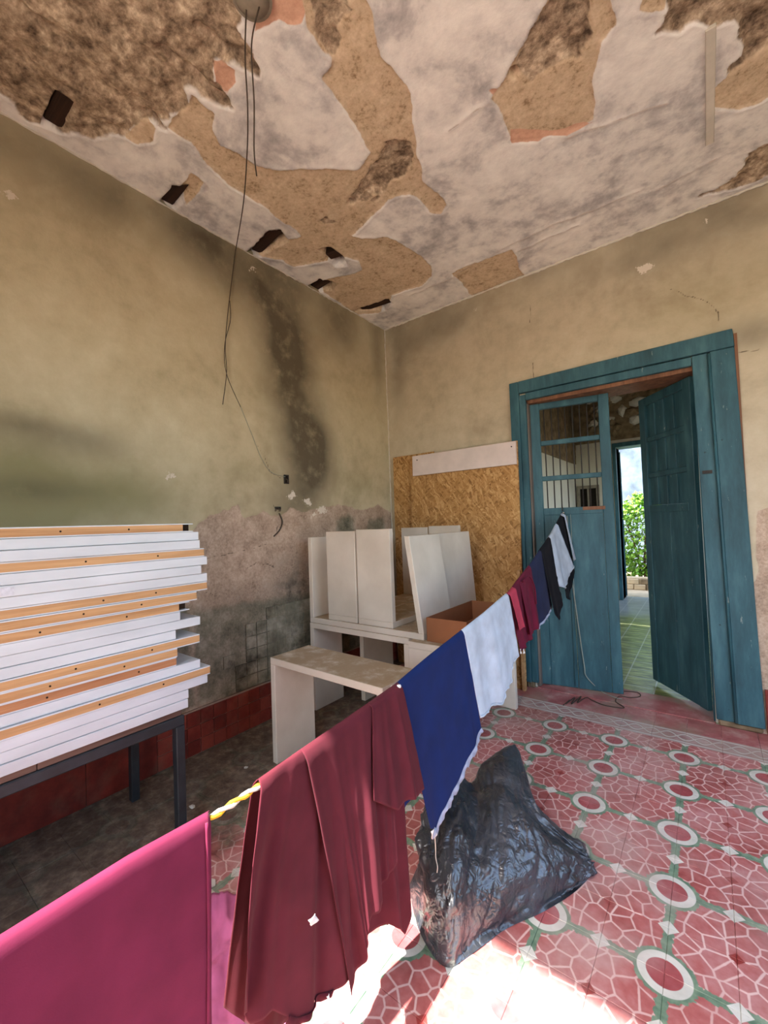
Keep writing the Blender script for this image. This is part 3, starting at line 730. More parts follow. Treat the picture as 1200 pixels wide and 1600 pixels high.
for xx0, xx1, zz0, zz1 in [(0.6, 4.2, 3.0, 4.4)]:
    box('rubble_wall', xx0, xx1, 5.0, 5.3, zz0, zz1, M['rubble'], nr)
for k in range(80):                                     # single rubble stones above the far doorway
    bm = bmesh.new(); bmesh.ops.create_icosphere(bm, subdivisions=1, radius=1.0)
    sx_, sz_ = random.uniform(.07, .17), random.uniform(.05, .11)
    for v in bm.verts: v.co = Vector((v.co.x * sx_ * random.uniform(.8, 1.2), v.co.y * 0.09, v.co.z * sz_ * random.uniform(.8, 1.2)))
    o = bm_obj('stone', bm, M['flaked_white'] if random.random() < .45 else M['rubble'], nr); o.location = (random.uniform(1.2, 2.7), 5.0, random.uniform(3.05, 4.2))
for yy0, yy1, zz0, zz1 in [(WT, 1.1, 0, 4.4), (4.5, 5.3, 0, 4.4), (1.1, 4.5, 0, 0.5), (1.1, 4.5, 3.0, 4.4)]: box('right_wall', 4.0, 4.2, yy0, yy1, zz0, zz1, M['limewash'], nr)  # unseen wall; its opening is added to brighten the room beyond
box('ceiling_beyond', 0.6, 4.2, WT, 5.3, 4.1, 4.4, M['rubble'], nr)
wf = thing('window_1', (0, 0, 0), 0, 'small dark window in the whitewashed far wall', None, None, 'structure')
box('frame', 0.93, 0.98, 4.955, 5.01, 1.55, 2.18, M['rose'], wf); box('frame', 1.27, 1.32, 4.955, 5.01, 1.55, 2.18, M['rose'], wf)
box('frame', 0.98, 1.27, 4.955, 5.01, 2.12, 2.18, M['rose'], wf); box('frame', 1.11, 1.14, 4.955, 5.01, 1.55, 2.12, M['rose'], wf); box('pane', 0.98, 1.27, 4.98, 5.005, 1.55, 2.12, M['dark_hole'], wf)
lf = thing('trim_1', (0, 0, 0), 0, 'dark blue frame of the far garden doorway', None, None, 'structure')
box('lintel', FX0 - .06, FX1 + .06, 4.93, 5.32, FZ - 0.03, FZ + 0.05, M['teal'], lf, 0.004); box('jamb', FX0 - .06, FX0, 4.93, 5.32, 0, FZ - .03, M['teal'], lf, 0.004); box('jamb', FX1, FX1 + .06, 4.93, 5.32, 0, FZ - .03, M['teal'], lf, 0.004)
fd = thing('door_3', (FX0 + 0.005, 5.28, 0), math.radians(98), 'blue open leaf of the far garden doorway', None, None, 'structure')
box('panel', 0, 0.46, -0.02, 0.02, 0.03, 1.5, M['teal'], fd, 0.003); box('panel', 0, 0.46, -0.02, 0.02, 1.52, 2.8, M['teal'], fd, 0.003)

# ---- garden and patio outside
gd = box('garden_ground', -8, 12, 5.3, 20, -0.25, -0.03, M['earth']); tag(gd, 'sunlit earth of the garden', kind='structure')
pt = box('patio', -12, 16, -22, REAR_Y - 0.12, -0.2, -0.02, M['patio']); tag(pt, 'paved yard outside', kind='structure')
gw = box('garden_wall', -4, 9, 9.6, 9.8, 0, 5.6, M['garden_wall']); tag(gw, 'pale bluish garden wall behind the shrubs', kind='structure')
pw = thing('planter_wall', (0, 6.45, 0), 0, 'low sunlit stone planter wall below the garden shrubs', 'wall')
box('core', -1.5, 5.5, 0.04, 0.32, -0.05, 0.22, M['earth'], pw)
for i in range(26):
    for j in range(2):
        w = random.uniform(.10, .13); o = box('stone', -w, w, -0.03, 0.06, -0.055, 0.055, M['earth'] if (i + j) % 3 else M['rubble'], pw, 0.012)
        o.location = (-0.9 + 0.24 * i + 0.12 * j, 0.03 + random.uniform(-.02, .02), 0.03 + 0.115 * j)
lv = np.array([[0, 0, 0], [.35, .5, .05], [0, 1, 0], [-.35, .5, .05], [0, .5, .0]])
def shrub(cx, cy, cz, rx, ry, rz, nleaf, label):
    r_ = thing('leafy_shrub', (cx, cy, 0.0), 0, label, 'shrub', 'garden shrubs beyond the doors')
    V, F = [], []
    for k in range(nleaf):
        d = rng.normal(size=3); d /= np.linalg.norm(d); rad = rng.uniform(0.55, 1.0) ** 0.6
        c0 = Vector((d[0] * rx * rad, d[1] * ry * rad, cz + d[2] * rz * rad))
        R_ = Matrix.Rotation(rng.uniform(0, 6.28), 3, 'Z') @ Matrix.Rotation(rng.uniform(-1.3, 1.3), 3, 'X') @ Matrix.Rotation(rng.uniform(-.8, .8), 3, 'Y'); s = rng.uniform(.07, .13)
        b_ = len(V)
        for q in lv: V.append(c0 + R_ @ Vector(q) * s)
        F += [(b_, b_ + 1, b_ + 4), (b_ + 1, b_ + 2, b_ + 4), (b_ + 2, b_ + 3, b_ + 4), (b_ + 3, b_, b_ + 4)]
    o = mesh('foliage', V, F, M['leaf'], r_); o['kind'] = 'stuff'
    for k in range(5):
        a_ = k * 1.3; tube('stem', [(0.05 * math.cos(a_), 0.05 * math.sin(a_), -.1), (0.2 * rx * math.cos(a_), 0.2 * ry * math.sin(a_), cz * .6), (.6 * rx * math.cos(a_), .6 * ry * math.sin(a_), cz + .3 * rz)], [.025] * 6 + [.02] * 6 + [.012], M['bark'], r_, 6, 6)
shrub(0.62, 7.4, 0.85, 0.46, 0.42, 0.85, 1400, 'green leafy shrub hidden mostly behind the left jamb of the garden doorway')
shrub(1.72, 7.4, 1.05, 0.58, 0.46, 1.05, 2600, 'tall bright green shrub in the middle of the garden doorway')
shrub(2.9, 7.4, 0.8, 0.5, 0.42, 0.8, 1200, 'green leafy shrub hidden partly by the open blue door')

# ---- door casing and leaves
cs_ = thing('trim_2', (0, 0, 0), 0, 'blue painted door casing with stepped moulding', None, None, 'structure')
T = M['teal']
LZ = 0.05
box('casing_board', 1.49, 1.575, -0.042, 0.012, LZ, 2.875, T, cs_, 0.004); box('casing_step', 1.575, 1.632, -0.026, 0.012, LZ, 2.745, T, cs_, 0.004)
hexa('casing_board', [(3.05, -0.046, 0.045), (3.20, -0.046, 0.045), (3.20, 0.012, 0.045), (3.05, 0.012, 0.045), (3.015, -0.046, 2.76), (3.155, -0.046, 2.76), (3.155, 0.012, 2.76), (3.015, 0.012, 2.76)], T, cs_, 0.004)
hexa('casing_step', [(2.93, -0.03, 0.045), (3.035, -0.03, 0.045), (3.035, 0.012, 0.045), (2.93, 0.012, 0.045), (2.905, -0.03, 2.76), (3.0, -0.03, 2.76), (3.0, 0.012, 2.76), (2.905, 0.012, 2.76)], T, cs_, 0.004)
tube('casing_bead', [(3.042, -0.04, 0.05), (3.007, -0.04, 2.75)], 0.010, T, cs_, 1, 8)
hexa('casing_board', [(1.578, -0.044, 2.762), (3.158, -0.044, 2.765), (3.158, 0.012, 2.765), (1.578, 0.012, 2.762), (1.578, -0.044, 2.875), (3.150, -0.044, 2.895), (3.150, 0.012, 2.895), (1.578, 0.012, 2.875)], T, cs_, 0.004)
box('casing_step', 1.635, 2.902, -0.028, 0.012, 2.692, 2.758, T, cs_, 0.004)
box('raw_edge', 3.157, 3.175, -0.03, 0.01, 1.0, 2.86, M['bare_wood'], cs_)
box('jamb', DX0, DX0 + 0.03, 0.012, 0.30, 0.012, 2.69, M['weathered'], cs_, 0.003); box('jamb', DX1 - 0.012, DX1, 0.012, WT, 0.012, 2.69, T, cs_, 0.003)
box('head_jamb', DX0, DX1, 0.012, WT, 2.66, 2.70, M['bare_wood'], cs_, 0.003)
box('latch_plate', 2.93, 2.99, -0.036, -0.028, 1.86, 1.885, M['iron'], cs_)
for k in range(3): box('footing', 1.53 + k * .02, 1.56 + k * .02, -0.03, 0.0, 0.0, 0.05, M['rubble'], cs_, 0.008)
box('footing', 2.94, 3.19, -0.03, 0.012, 0.0, 0.045, M['rubble'], cs_, 0.012)

def door_leaf(name, loc, rz, w, h, label, shuttered):
    d = thing(name, loc, rz, label, None, None, 'structure'); th_ = 0.042; y0_, y1_ = 0.0, th_
    sw = 0.085; zl = h * 0.605
    box('stile', 0, sw, y0_, y1_, 0.0, h, T, d, 0.004); box('stile', w - sw, w, y0_, y1_, 0.0, h, T, d, 0.004)
    ht = h - zl
    zr = [zl, zl + ht * 0.30, zl + ht * 0.62, h]
    box('rail', sw, w - sw, y0_ + .002, y1_, zl - 0.03, zl + 0.035, T, d, 0.003); box('rail', sw, w - sw, y0_ + .002, y1_, h - 0.075, h, T, d, 0.003)
    for zz in zr[1:3]: box('glazing_bar', sw, w - sw, y0_ + .006, y1_ - .004, zz - 0.022, zz + 0.022, T, d, 0.004)
    # lower half: two flush boards with a groove and a raised bead
    pw_ = (w - 2 * sw) * 0.46
    box('panel', sw + .001, sw + pw_ - .002, y0_ + .008, y1_ - .006, 0.0, zl - 0.027, T, d, 0.003); box('panel', sw + pw_ + .002, w - sw - .001, y0_ + .004, y1_ - .006, 0.0, zl - 0.027, T, d, 0.003)
    box('bead', sw + pw_ - .03, sw + pw_ - .012, y0_ - .002, y0_ + .008, 0.02, zl - 0.06, T, d, 0.003)
    if shuttered:
        n_ = 8; bw = (w - 2 * sw) / n_
        for k in range(n_):
            for a_, b_ in ((zr[0] + .036, zr[1] - .023), (zr[1] + .023, zr[2] - .023), (zr[2] + .023, h - .076)):
                box('slat', sw + k * bw + .002, sw + (k + 1) * bw - .002, y0_ + .012 + .005 * (k % 2), y1_ - .010 - .010 * (k % 2), a_, b_, T, d, 0.003)
    else:
        for k in range(8):
            xb = sw + (w - 2 * sw) * (k + 0.6) / 8.2
            tube('iron_bar', [(xb, y1_ + .004, zl + 0.0), (xb + random.uniform(-.004, .004), y1_ + .004, h - 0.04)], 0.006, M['iron'], d, 1, 6)
    return d
ang_l = math.atan2(0.12, 0.70)
dl = door_leaf('door_1', (1.640, 0.065, 0.02), ang_l, 0.668, 2.66, 'blue door leaf with barred open lights, almost closed', False)
box('worn_sill', 0.42, 0.60, -0.004, 0.0015, 2.66 * .605 + .004, 2.66 * .605 + .034, M['bare_wood'], dl)
dr = door_leaf('door_2', (2.912, 0.15, 0.035), math.radians(127), 0.675, 2.62, 'blue shuttered door leaf standing open into the next room', True)
# =================================================================== OBJECTS
# ---- white U-shaped bench units
def bench(x0, x1, y0, y1, z0, h, label, along='X', flip=False, lean=0.0, group='cream U-shaped bench units piled in the corner', tt=0.045):
    # a top board on two end panels; flip = standing upside down; lean = sideways lean of the last panel at its free end
    cx, cy = (x0 + x1) / 2, (y0 + y1) / 2
    o = thing('bench_unit', (cx, cy, z0), 0, label, 'bench', group)
    hx, hy = (x1 - x0) / 2, (y1 - y0) / 2
    L = M['laminate']; b = 0.003
    zt0, zt1 = (0, tt) if flip else (h - tt, h)
    zl0, zl1 = (tt, h) if flip else (0, h - tt)
    box('top_board', -hx, hx, -hy, hy, zt0, zt1, L, o, b)
    def leg(a0, a1, c0, c1, dx):
        s0, s1 = (0, dx) if flip else (dx, 0)
        hexa('end_panel', [(a0 + s0, c0, zl0), (a1 + s0, c0, zl0), (a1 + s0, c1, zl0), (a0 + s0, c1, zl0), (a0 + s1, c0, zl1), (a1 + s1, c0, zl1), (a1 + s1, c1, zl1), (a0 + s1, c1, zl1)], L, o, b)
    if along == 'X':
        leg(-hx, -hx + tt, -hy, hy, 0); leg(hx - tt, hx, -hy, hy, lean)
    else:
        leg(-hx, hx, -hy, -hy + tt, 0); leg(-hx, hx, hy - tt, hy, 0)
    return o
B1 = bench(-0.49, 0.49, -0.17, 0.17, 0, 0.70, 'dusty cream bench unit standing alone in front of the pile')
B1.location = (1.045, -2.035, 0.0); B1.rotation_euler = (0, 0, math.radians(-1.5))
bench(0.17, 1.20, -1.48, -1.13, 0, 0.745, 'cream bench unit upright at the front left under the stacked ones')
bench(0.40, 1.20, -1.10, -0.66, 0, 0.745, 'cream bench unit upright behind, its end panel in shade under the stack')
B5 = bench(1.235, 1.62, -1.535, -0.52, 0, 0.745, 'cream bench unit upright under the open cardboard box', 'Y')
bench(0.165, 1.325, -1.47, -1.04, 0.745, 0.735, 'upside-down cream bench unit at the front with its right panel leaning inward', 'X', True, -0.095)
bench(0.20, 1.26, -1.02, -0.46, 0.745, 0.735, 'upside-down cream bench unit at the back of the stack', 'X', True, -0.05)
bench(0.375, 0.695, -1.455, -0.30, 0.79, 0.735, 'upside-down cream bench unit set crosswise, left one of the tall pair', 'Y', True)
bench(0.712, 1.045, -1.455, -0.30, 0.79, 0.745, 'upside-down cream bench unit set crosswise, right one of the tall pair', 'Y', True)

# ---- open cardboard box
cb = thing('cardboard_box', (1.505, -1.11, 0.745), 0, 'open brown cardboard box on a cream bench unit', 'box')
bx, by, bh = 0.155, 0.36, 0.165
box('bottom', -bx, bx, -by, by, 0.0, 0.006, M['cardboard'], cb)
for a in (-1, 1):
    box('side', min(a * bx, a * (bx - .006)), max(a * bx, a * (bx - .006)), -by, by, 0.006, bh, M['cardboard'], cb, 0.001)
    box('end', -bx + .006, bx - .006, min(a * by, a * (by - .006)), max(a * by, a * (by - .006)), 0.006, bh, M['cardboard'], cb, 0.001)

# ---- strand boards leaning on the back wall
def leaning(name, x0, x1, zt, ybot, ytop, th, mat, label, cat, z0=0.0):
    o = thing(name, ((x0 + x1) / 2, ybot, z0), 0, label, cat, None); hw = (x1 - x0) / 2
    hexa('panel', [(-hw, -th, 0), (hw, -th, 0), (hw, 0, 0), (-hw, 0, 0), (-hw, ytop - ybot - th, zt), (hw, ytop - ybot - th, zt), (hw, ytop - ybot, zt), (-hw, ytop - ybot, zt)], mat, o, 0.0015)
    return o
ob = leaning('strand_board', 0.34, 1.552, 2.315, -0.10, -0.045, 0.022, M['osb'], 'large strand board sheet leaning by the door, white strip along its top', 'board')
zz = 2.09
f0 = -0.022 + 0.055 * zz / 2.315
sb = hexa('white_strip', [(-.565, f0 - .022, zz), (.6, f0 - .022, zz), (.6, f0, zz), (-.565, f0, zz), (-.565, f0 - .017, zz + .22), (.6, f0 - .017, zz + .22), (.6, f0 + .005, zz + .22), (-.565, f0 + .005, zz + .22)], M['white_paint_board'], ob, 0.002)
for xx in (-.5, .56):
    tube('nail', [(xx, f0 - .026, zz + .17), (xx, f0 - .015, zz + .17)], 0.006, M['dark_hole'], sb, 1, 6)
box('edge_batten', .58, .606, -.05, -.024, 0, 1.1, M['pine'], ob)
leaning('strand_board', 0.075, 0.62, 2.34, -0.045, -0.012, 0.018, M['osb'], 'narrow strand board in the corner half behind the large sheet', 'board')

# ---- black metal table with the stack of boards
tb = thing('metal_table', (0.45, -3.75, 0), 0, 'low black metal table with plank top under the board stack', 'table')
BMt = M['black_metal']; hw = 0.045
TX0, TX1, TY0, TY1, TZ = -0.29, 0.30, -0.86, 0.865, 0.625
for sx_ in (TX0, TX1 - hw):
    for sy_ in (TY0, TY1 - hw): box('leg', sx_, sx_ + hw, sy_, sy_ + hw, 0.0, TZ - 0.05, BMt, tb, 0.004)
box('frame_rail', TX1 - hw, TX1, TY0, TY1, TZ - 0.05, TZ, BMt, tb, 0.005); box('frame_rail', TX0, TX0 + hw, TY0, TY1, TZ - 0.05, TZ, BMt, tb, 0.005)
box('frame_rail', TX0 + hw, TX1 - hw, TY1 - hw, TY1, TZ - 0.05, TZ, BMt, tb, 0.005); box('frame_rail', TX0 + hw, TX1 - hw, TY0, TY0 + hw, TZ - 0.05, TZ, BMt, tb, 0.005)
for k, (a, b_) in enumerate([(TY0, -.3), (-.298, .26), (.262, TY1 - .01)]): box('plank', TX0 + .01, TX1 - .012, a, b_, TZ, TZ + 0.03, M['plank'], tb, 0.003)
BT = [(848, 112, 'w'), (919, 148, 'p'), (922, 185, 'p'), (945, 225, 'w'), (958, 262, 'p'), (930, 305, 'p'), (960, 342, 'p'), (960, 385, 'w'), (910, 425, 'w'), (828, 475, 'w'), (835, 512, 'p'), (930, 550, 'p'),
      (815, 590, 'p'), (922, 630, 'w'), (820, 675, 'w'), (820, 715, 'r'), (930, 745, 'p'), (970, 780, 'w'), (962, 820, 'p'), (875, 868, 'p'), (870, 910, 'p')]
ORD = ['topmost', 'second', 'third', 'fourth', 'fifth', 'sixth', 'seventh', 'eighth', 'ninth', 'tenth', 'eleventh', 'twelfth', 'thirteenth', 'fourteenth', 'fifteenth', 'sixteenth', 'seventeenth', 'eighteenth', 'nineteenth', 'twentieth', 'bottom']
nB = len(BT); zb = 0.657; pitch = (1.615 - zb) / nB
for i, (R_, T_, k) in enumerate(BT):
    ye = at(0, 0.75, R_ / 2.962, 780 + T_ / 2.962).y
    z0 = zb + (nB - 1 - i) * pitch; z1 = z0 + pitch - 0.0015
    lab = ORD[i] + (' board from the top of the stack' if 0 < i < nB - 1 else ' board of the stack') + (', white edge' if k == 'p' else ', bare pine edge with nail holes')
    bd = thing('door_blank', (0.40, ye, z0), random.uniform(-.004, .004), lab, 'board', 'boards stacked on the metal table')
    xo = random.uniform(-.006, .006); Lb = 1.72; hgt = z1 - z0
    if k == 'p':
        box('core', -0.33, 0.35 + xo, -Lb, 0, 0, hgt, M['white_board'], bd, 0.002)
        if i == 5:
            yk = at(0, 0.757, 6, 916).y - ye
            box('sticker', 0.3505 + xo, 0.3515 + xo, yk - .03, yk + .03, 0.006, hgt - 0.006, M['sticker'], bd)
    else:
        pm = M['pine_red'] if k == 'r' else M['pine']
        ex = 0.055 if i in (0, 9) else 0.0
        box('face_sheet', -0.33, 0.349 + xo, -Lb, ex, hgt - .005, hgt, M['white_board'], bd); box('face_sheet', -0.33, 0.349 + xo, -Lb, ex, 0, .005, M['white_board'], bd)
        es = box('edge_strip', 0.318 + xo, 0.35 + xo, -Lb, 0.0, 0.005, hgt - .005, pm, bd, 0.001); box('edge_strip', -0.33, -0.30, -Lb, 0, 0.005, hgt - .005, pm, bd)
        box('rail_or_hollow', -0.30, 0.318 + xo, -0.07, -0.035 + ex * 1.5, 0.005, hgt - .005, M['dark_wood'] if i in (0, 9) else pm, bd)  # on two boards a dark block stands in for the shaded hollow end
        for yk in (-0.18 - .1 * random.random(), -0.5 - .1 * random.random()):
            tube('nail_hole', [(0.3495 + xo, yk, hgt * .5), (0.3512 + xo, yk, hgt * .5)], 0.0042, M['dark_hole'], es, 1, 7)

# ---- clothes line
RK = -0.045
def rope_x(y): return 1.9 + RK * (y - 0.1)
def on_line(u, v):
    d = ray(u, v); n_ = Vector((1, -RK, 0)); t_ = (1.9 - RK * 0.1 - n_.dot(CAM)) / n_.dot(d)
    return CAM + d * t_
RP = [on_line(*q) for q in [(879, 801), (862, 835), (830, 882), (795, 928), (755, 963), (720, 991), (670, 1031), (618, 1076), (540, 1132), (470, 1181), (405, 1228), (325, 1281), (200, 1352), (100, 1416), (0, 1480)]]
RP.append(Vector((rope_x(-4.4), -4.4, RP[-1].z + .03))); RP.append(Vector((rope_x(-5.5), -5.5, 1.12)))
RY_ = [p.y for p in RP][::-1]; RZ_ = [p.z for p in RP][::-1]
def rope_at(y): return Vector((rope_x(y), y, float(np.interp(y, RY_, RZ_))))
rp = thing('clothesline', (0, 0, 0), 0, 'yellow and white twisted clothesline from the door towards the camera', 'rope')
path = smooth_path([rope_at(y) for y in np.linspace(0.075, -5.5, 90)], 4)
for k, m_ in ((0, 'rope_white'), (1, 'rope_yellow')):
    q = []
    s_ = 0
    for i, p_ in enumerate(path):
        if i: s_ += (path[i] - path[i - 1]).length
        a = s_ * 85 + k * math.pi
        q.append(p_ + Vector((math.cos(a) * .0042, 0, math.sin(a) * .0042)))
    V, F = tube_geo(q, 0.0048, 6); mesh('strand', V, F, M[m_], rp, True)
tube('hook', [(1.893, 0.10, 1.66), (1.893, 0.075, 1.665), (1.895, 0.065, 1.645), (1.895, 0.078, 1.632)], 0.004, M['iron'], rp)
po = thing('line_post', (rope_x(-5.5), -5.55, -0.02), 0, 'wooden post outside holding the clothesline end', 'post'); box('shaft', -.045, .045, -.045, .045, 0, 1.2, M['bare_wood'], po, 0.006); box('cap', -.055, .055, -.055, .055, 1.2, 1.22, M['bare_wood'], po, 0.004)

def cloth_panel(name, ya, yb, bottom, side, mat, parent, folds, amp, seed, base_off=0.012, flare=0.03, nu=90, nv=48, bulge=None, wtop=0.0):
    """fabric from the line down to a lower contour (list of (y, z)); side +1 = camera side"""
    rs = np.random.default_rng(seed); B = np.array(bottom, float)
    sB = np.r_[0, np.cumsum(np.hypot(np.diff(B[:, 0]), np.diff(B[:, 1])))]; sB /= sB[-1]
    ph = rs.uniform(0, 6.28, 6); fr = folds * np.array([1.0, 1.73, 0.61, 2.9, 0.37, 4.1]); am = amp * np.array([1, .55, .7, .25, .6, .12])
    V = []
    for j in range(nv + 1):
        w = j / nv
        for i in range(nu + 1):
            t_ = i / nu
            y0_ = ya + (yb - ya) * t_; P0 = rope_at(y0_)
            by_ = np.interp(t_, sB, B[:, 0]); bz_ = np.interp(t_, sB, B[:, 1])
            y_ = y0_ + (by_ - y0_) * w; z_ = P0.z + 0.017 + (bz_ - P0.z - 0.017) * w
            if bulge: y_ += bulge(t_) * math.sin(math.pi * w)
            tt = t_ + 0.05 * w * math.sin(3 * t_ + ph[0])
            off = sum(a_ * math.sin(6.283 * f_ * tt + p_ + .6 * w * k_) for k_, (a_, f_, p_) in enumerate(zip(am, fr, ph))) * (w ** 0.7 * (1 - wtop) + wtop) 
            cr = 0.0014 * math.sin(23 * w + 5 * t_ + ph[1] + 3 * math.sin(7 * t_ + ph[2])) * w * (1 - w) * 2
            x_ = rope_x(y_) + side * (base_off * min(1, math.sqrt(w * 22)) + flare * w) + off + cr
            V.append((x_, y_, z_))
    F = [(j * (nu + 1) + i, j * (nu + 1) + i + 1, (j + 1) * (nu + 1) + i + 1, (j + 1) * (nu + 1) + i) for j in range(nv) for i in range(nu)]
    o = mesh(name, V, F, mat, parent, True)
    sm = o.modifiers.new('thickness', 'SOLIDIFY'); sm.thickness = 0.0022; sm.offset = 0
    return o, V, nu
def strip_below(name, V, nu, nv, mat, parent, drop, wob, seed, i0=0, i1=None, out=0.003):
    """a band sewn along the lower edge of a panel"""
    i1 = nu if i1 is None else i1
    low = [Vector(V[nv * (nu + 1) + i]) for i in range(i0, i1 + 1)]
    rs = random.Random(seed); W = []
    n_ = len(low)
    for k, q in enumerate(low):
        t2 = (low[min(k + 1, n_ - 1)] - low[max(k - 1, 0)]); nrm = Vector((0, t2.z, -t2.y)).normalized()
        if nrm.z > 0: nrm = -nrm
        a = drop * (1 + wob * math.sin(k * .55) + .3 * wob * math.sin(k * 1.3))
        W += [q + Vector((out, 0, 0)) - nrm * .004, q + Vector((out + .006 * math.sin(k * .7), 0, 0)) + nrm * a * .5, q + Vector((out * .3, 0, 0)) + nrm * a]
    F = [(3 * k + c_, 3 * k + c_ + 1, 3 * k + 4 + c_, 3 * k + 3 + c_) for k in range(n_ - 1) for c_ in (0, 1)]
    o = mesh(name, W, F, mat, parent, True); sm = o.modifiers.new('thickness', 'SOLIDIFY'); sm.thickness = 0.0022; return o
def yz(L): return [(on_line(u, v).y, on_line(u, v).z) for u, v in L]
def garment(label, cat='shirt', name='hung_shirt'):
    return thing(name, (0, 0, 0), 0, label, cat, 'clothes on the line')
def loose_tag(parent, u, v, w, h, dx, mat='tag_white', name='care_tag'):
    p_ = on_line(u, v) + Vector((dx, 0, 0)); V = []
    for j in range(5):
        for i in range(4):
            V.append(p_ + Vector((.003 * math.sin(j * 1.3 + i), (i / 3 - .5) * w, -j / 4 * h)) + Vector((0, .01 * j / 4, 0)))
    F = [(j * 4 + i, j * 4 + i + 1, j * 4 + i + 5, j * 4 + i + 4) for j in range(4) for i in range(3)]
    o = mesh(name, V, F, M[mat], parent, True); sm = o.modifiers.new('thickness', 'SOLIDIFY'); sm.thickness = 0.0015; return o

# fuchsia shirt, nearest the camera
g = garment('bright fuchsia shirt on the line nearest the camera')
y1_ = on_line(325, 1281).y; y0_ = y1_ - 0.62
zr = rope_at(y1_).z
cloth_panel('front', y0_, y1_, [(y0_ - .02, zr - .52), (y0_ + .3, zr - .50), (y1_ - .02, zr - .50)], 1, M['fuchsia'], g, 1.6, 0.004, 5, 0.012, 0.016)
cloth_panel('back', y0_, y1_ + .004, [(y0_ - .02, zr - .42), (y0_ + .3, zr - .44), (y1_ + .03, zr - .46)], -1, M['fuchsia'], g, 1.4, 0.006, 6, 0.012, 0.05)
V, F = tube_geo(smooth_path([rope_at(y1_) + Vector((.016, -.012, .006)), (rope_x(y1_) + .022, y1_ - .016, zr - .2), (rope_x(y1_) + .03, y1_ - .03, zr - .48)], 8), 0.0035, 6); mesh('seam', V, F, M['fuchsia'], g, True)

# maroon shirt
g = garment('maroon long shirt hanging in folds over the black bag')
ya, yb = on_line(404, 1229).y, on_line(618, 1077).y
o, V, nu = cloth_panel('front', ya, yb, yz([(368, 1560), (384, 1592), (410, 1562), (440, 1568), (472, 1548), (500, 1530), (522, 1510), (545, 1488), (560, 1462), (590, 1432), (608, 1436), (620, 1452), (628, 1420)]), 1, M['maroon'], g, 4.0, 0.013, 12, 0.012, 0.03, 150, 80, lambda t_: -0.02 * (1 - t_) + 0.0 * t_)
cloth_panel('back', ya - .005, yb, yz([(380, 1610), (430, 1640), (490, 1620), (520, 1560), (560, 1500), (600, 1455), (628, 1460)]), -1, M['maroon'], g, 2.6, 0.012, 14, 0.012, 0.05, 110, 50)
cloth_panel('sleeve', on_line(575, 1107).y, yb + .012, yz([(560, 1240), (590, 1252), (612, 1238), (628, 1232), (643, 1224)]), 1, M['maroon'], g, 2.0, 0.007, 15, 0.020, 0.05, 50, 40)
cloth_panel('overlap', on_line(470, 1181).y, on_line(600, 1090).y, yz([(520, 1530), (540, 1490), (545, 1420), (560, 1400), (590, 1330)]), 1, M['maroon'], g, 3.0, 0.008, 19, 0.018, 0.055, 80, 60)
hem = strip_below('cuff', V, nu, 80, M['maroon'], o, 0.012, .1, 3, 30, 62, 0.004)
loose_tag(g, 455, 1408, 0.022, 0.022, 0.075); loose_tag(g, 482, 1528, 0.008, 0.03, 0.07)

# blue shirt with pale hem
g = garment('dark blue shirt with a pale wavy hem, between the maroon and white ones')
ya, yb = on_line(616, 1077).y, on_line(722, 991).y
o, V, nu = cloth_panel('front', ya, yb, yz([(654, 1286), (668, 1288), (678, 1262), (690, 1236), (702, 1212), (712, 1186), (727, 1158), (738, 1134)]), 1, M['blue'], g, 1.5, 0.006, 22, 0.012, 0.035, 100, 60)
strip_below('hem', V, nu, 60, M['trim'], o, 0.028, .25, 4, 8, None, 0.003)
cloth_panel('back', ya, yb, yz([(622, 1272), (640, 1258), (652, 1230), (690, 1190), (712, 1216), (733, 1206), (738, 1150)]), -1, M['blue'], g, 2.2, 0.010, 24, 0.012, 0.05, 90, 50)
cloth_panel('sleeve', ya, on_line(640, 1058).y, yz([(622, 1262), (634, 1270), (646, 1250), (650, 1215)]), -1, M['blue'], g, 1.4, 0.006, 25, 0.006, 0.0, 30, 40)
lt = on_line(665, 1295)
tube('cord', [lt + Vector((.04, 0, 0)), lt + Vector((.042, 0.0, -.05)), lt + Vector((.035, .01, -.10)), lt + Vector((.05, -.004, -.12)), lt + Vector((.042, .0, -.16)), lt + Vector((.044, .012, -.175))], 0.0016, M['rope_white'], g)
loose_tag(g, 660, 1288, 0.03, 0.035, 0.045)
tube('peg', [rope_at(ya + .01) + Vector((.02, 0, .012)), rope_at(ya + .01) + Vector((-.02, 0, .0))], 0.006, M['tag_white'], g, 2, 8)

# white shirt
g = garment('thin white shirt hanging between the blue and the wine-red ones')
ya, yb = on_line(721, 991).y, on_line(791, 932).y
o, V, nu = cloth_panel('front', ya, yb, yz([(737, 1116), (750, 1108), (758, 1098), (770, 1096), (776, 1076), (788, 1062), (790, 1042), (801, 1022)]), 1, M['white_cloth'], g, 2.0, 0.006, 32, 0.012, 0.03, 80, 50)
cloth_panel('back', ya, yb, yz([(735, 1090), (752, 1080), (770, 1060), (798, 1010)]), -1, M['white_cloth'], g, 1.6, 0.007, 33, 0.012, 0.04, 60, 40)
strip_below('hem', V, nu, 50, M['white_cloth'], o, 0.008, .1, 5)

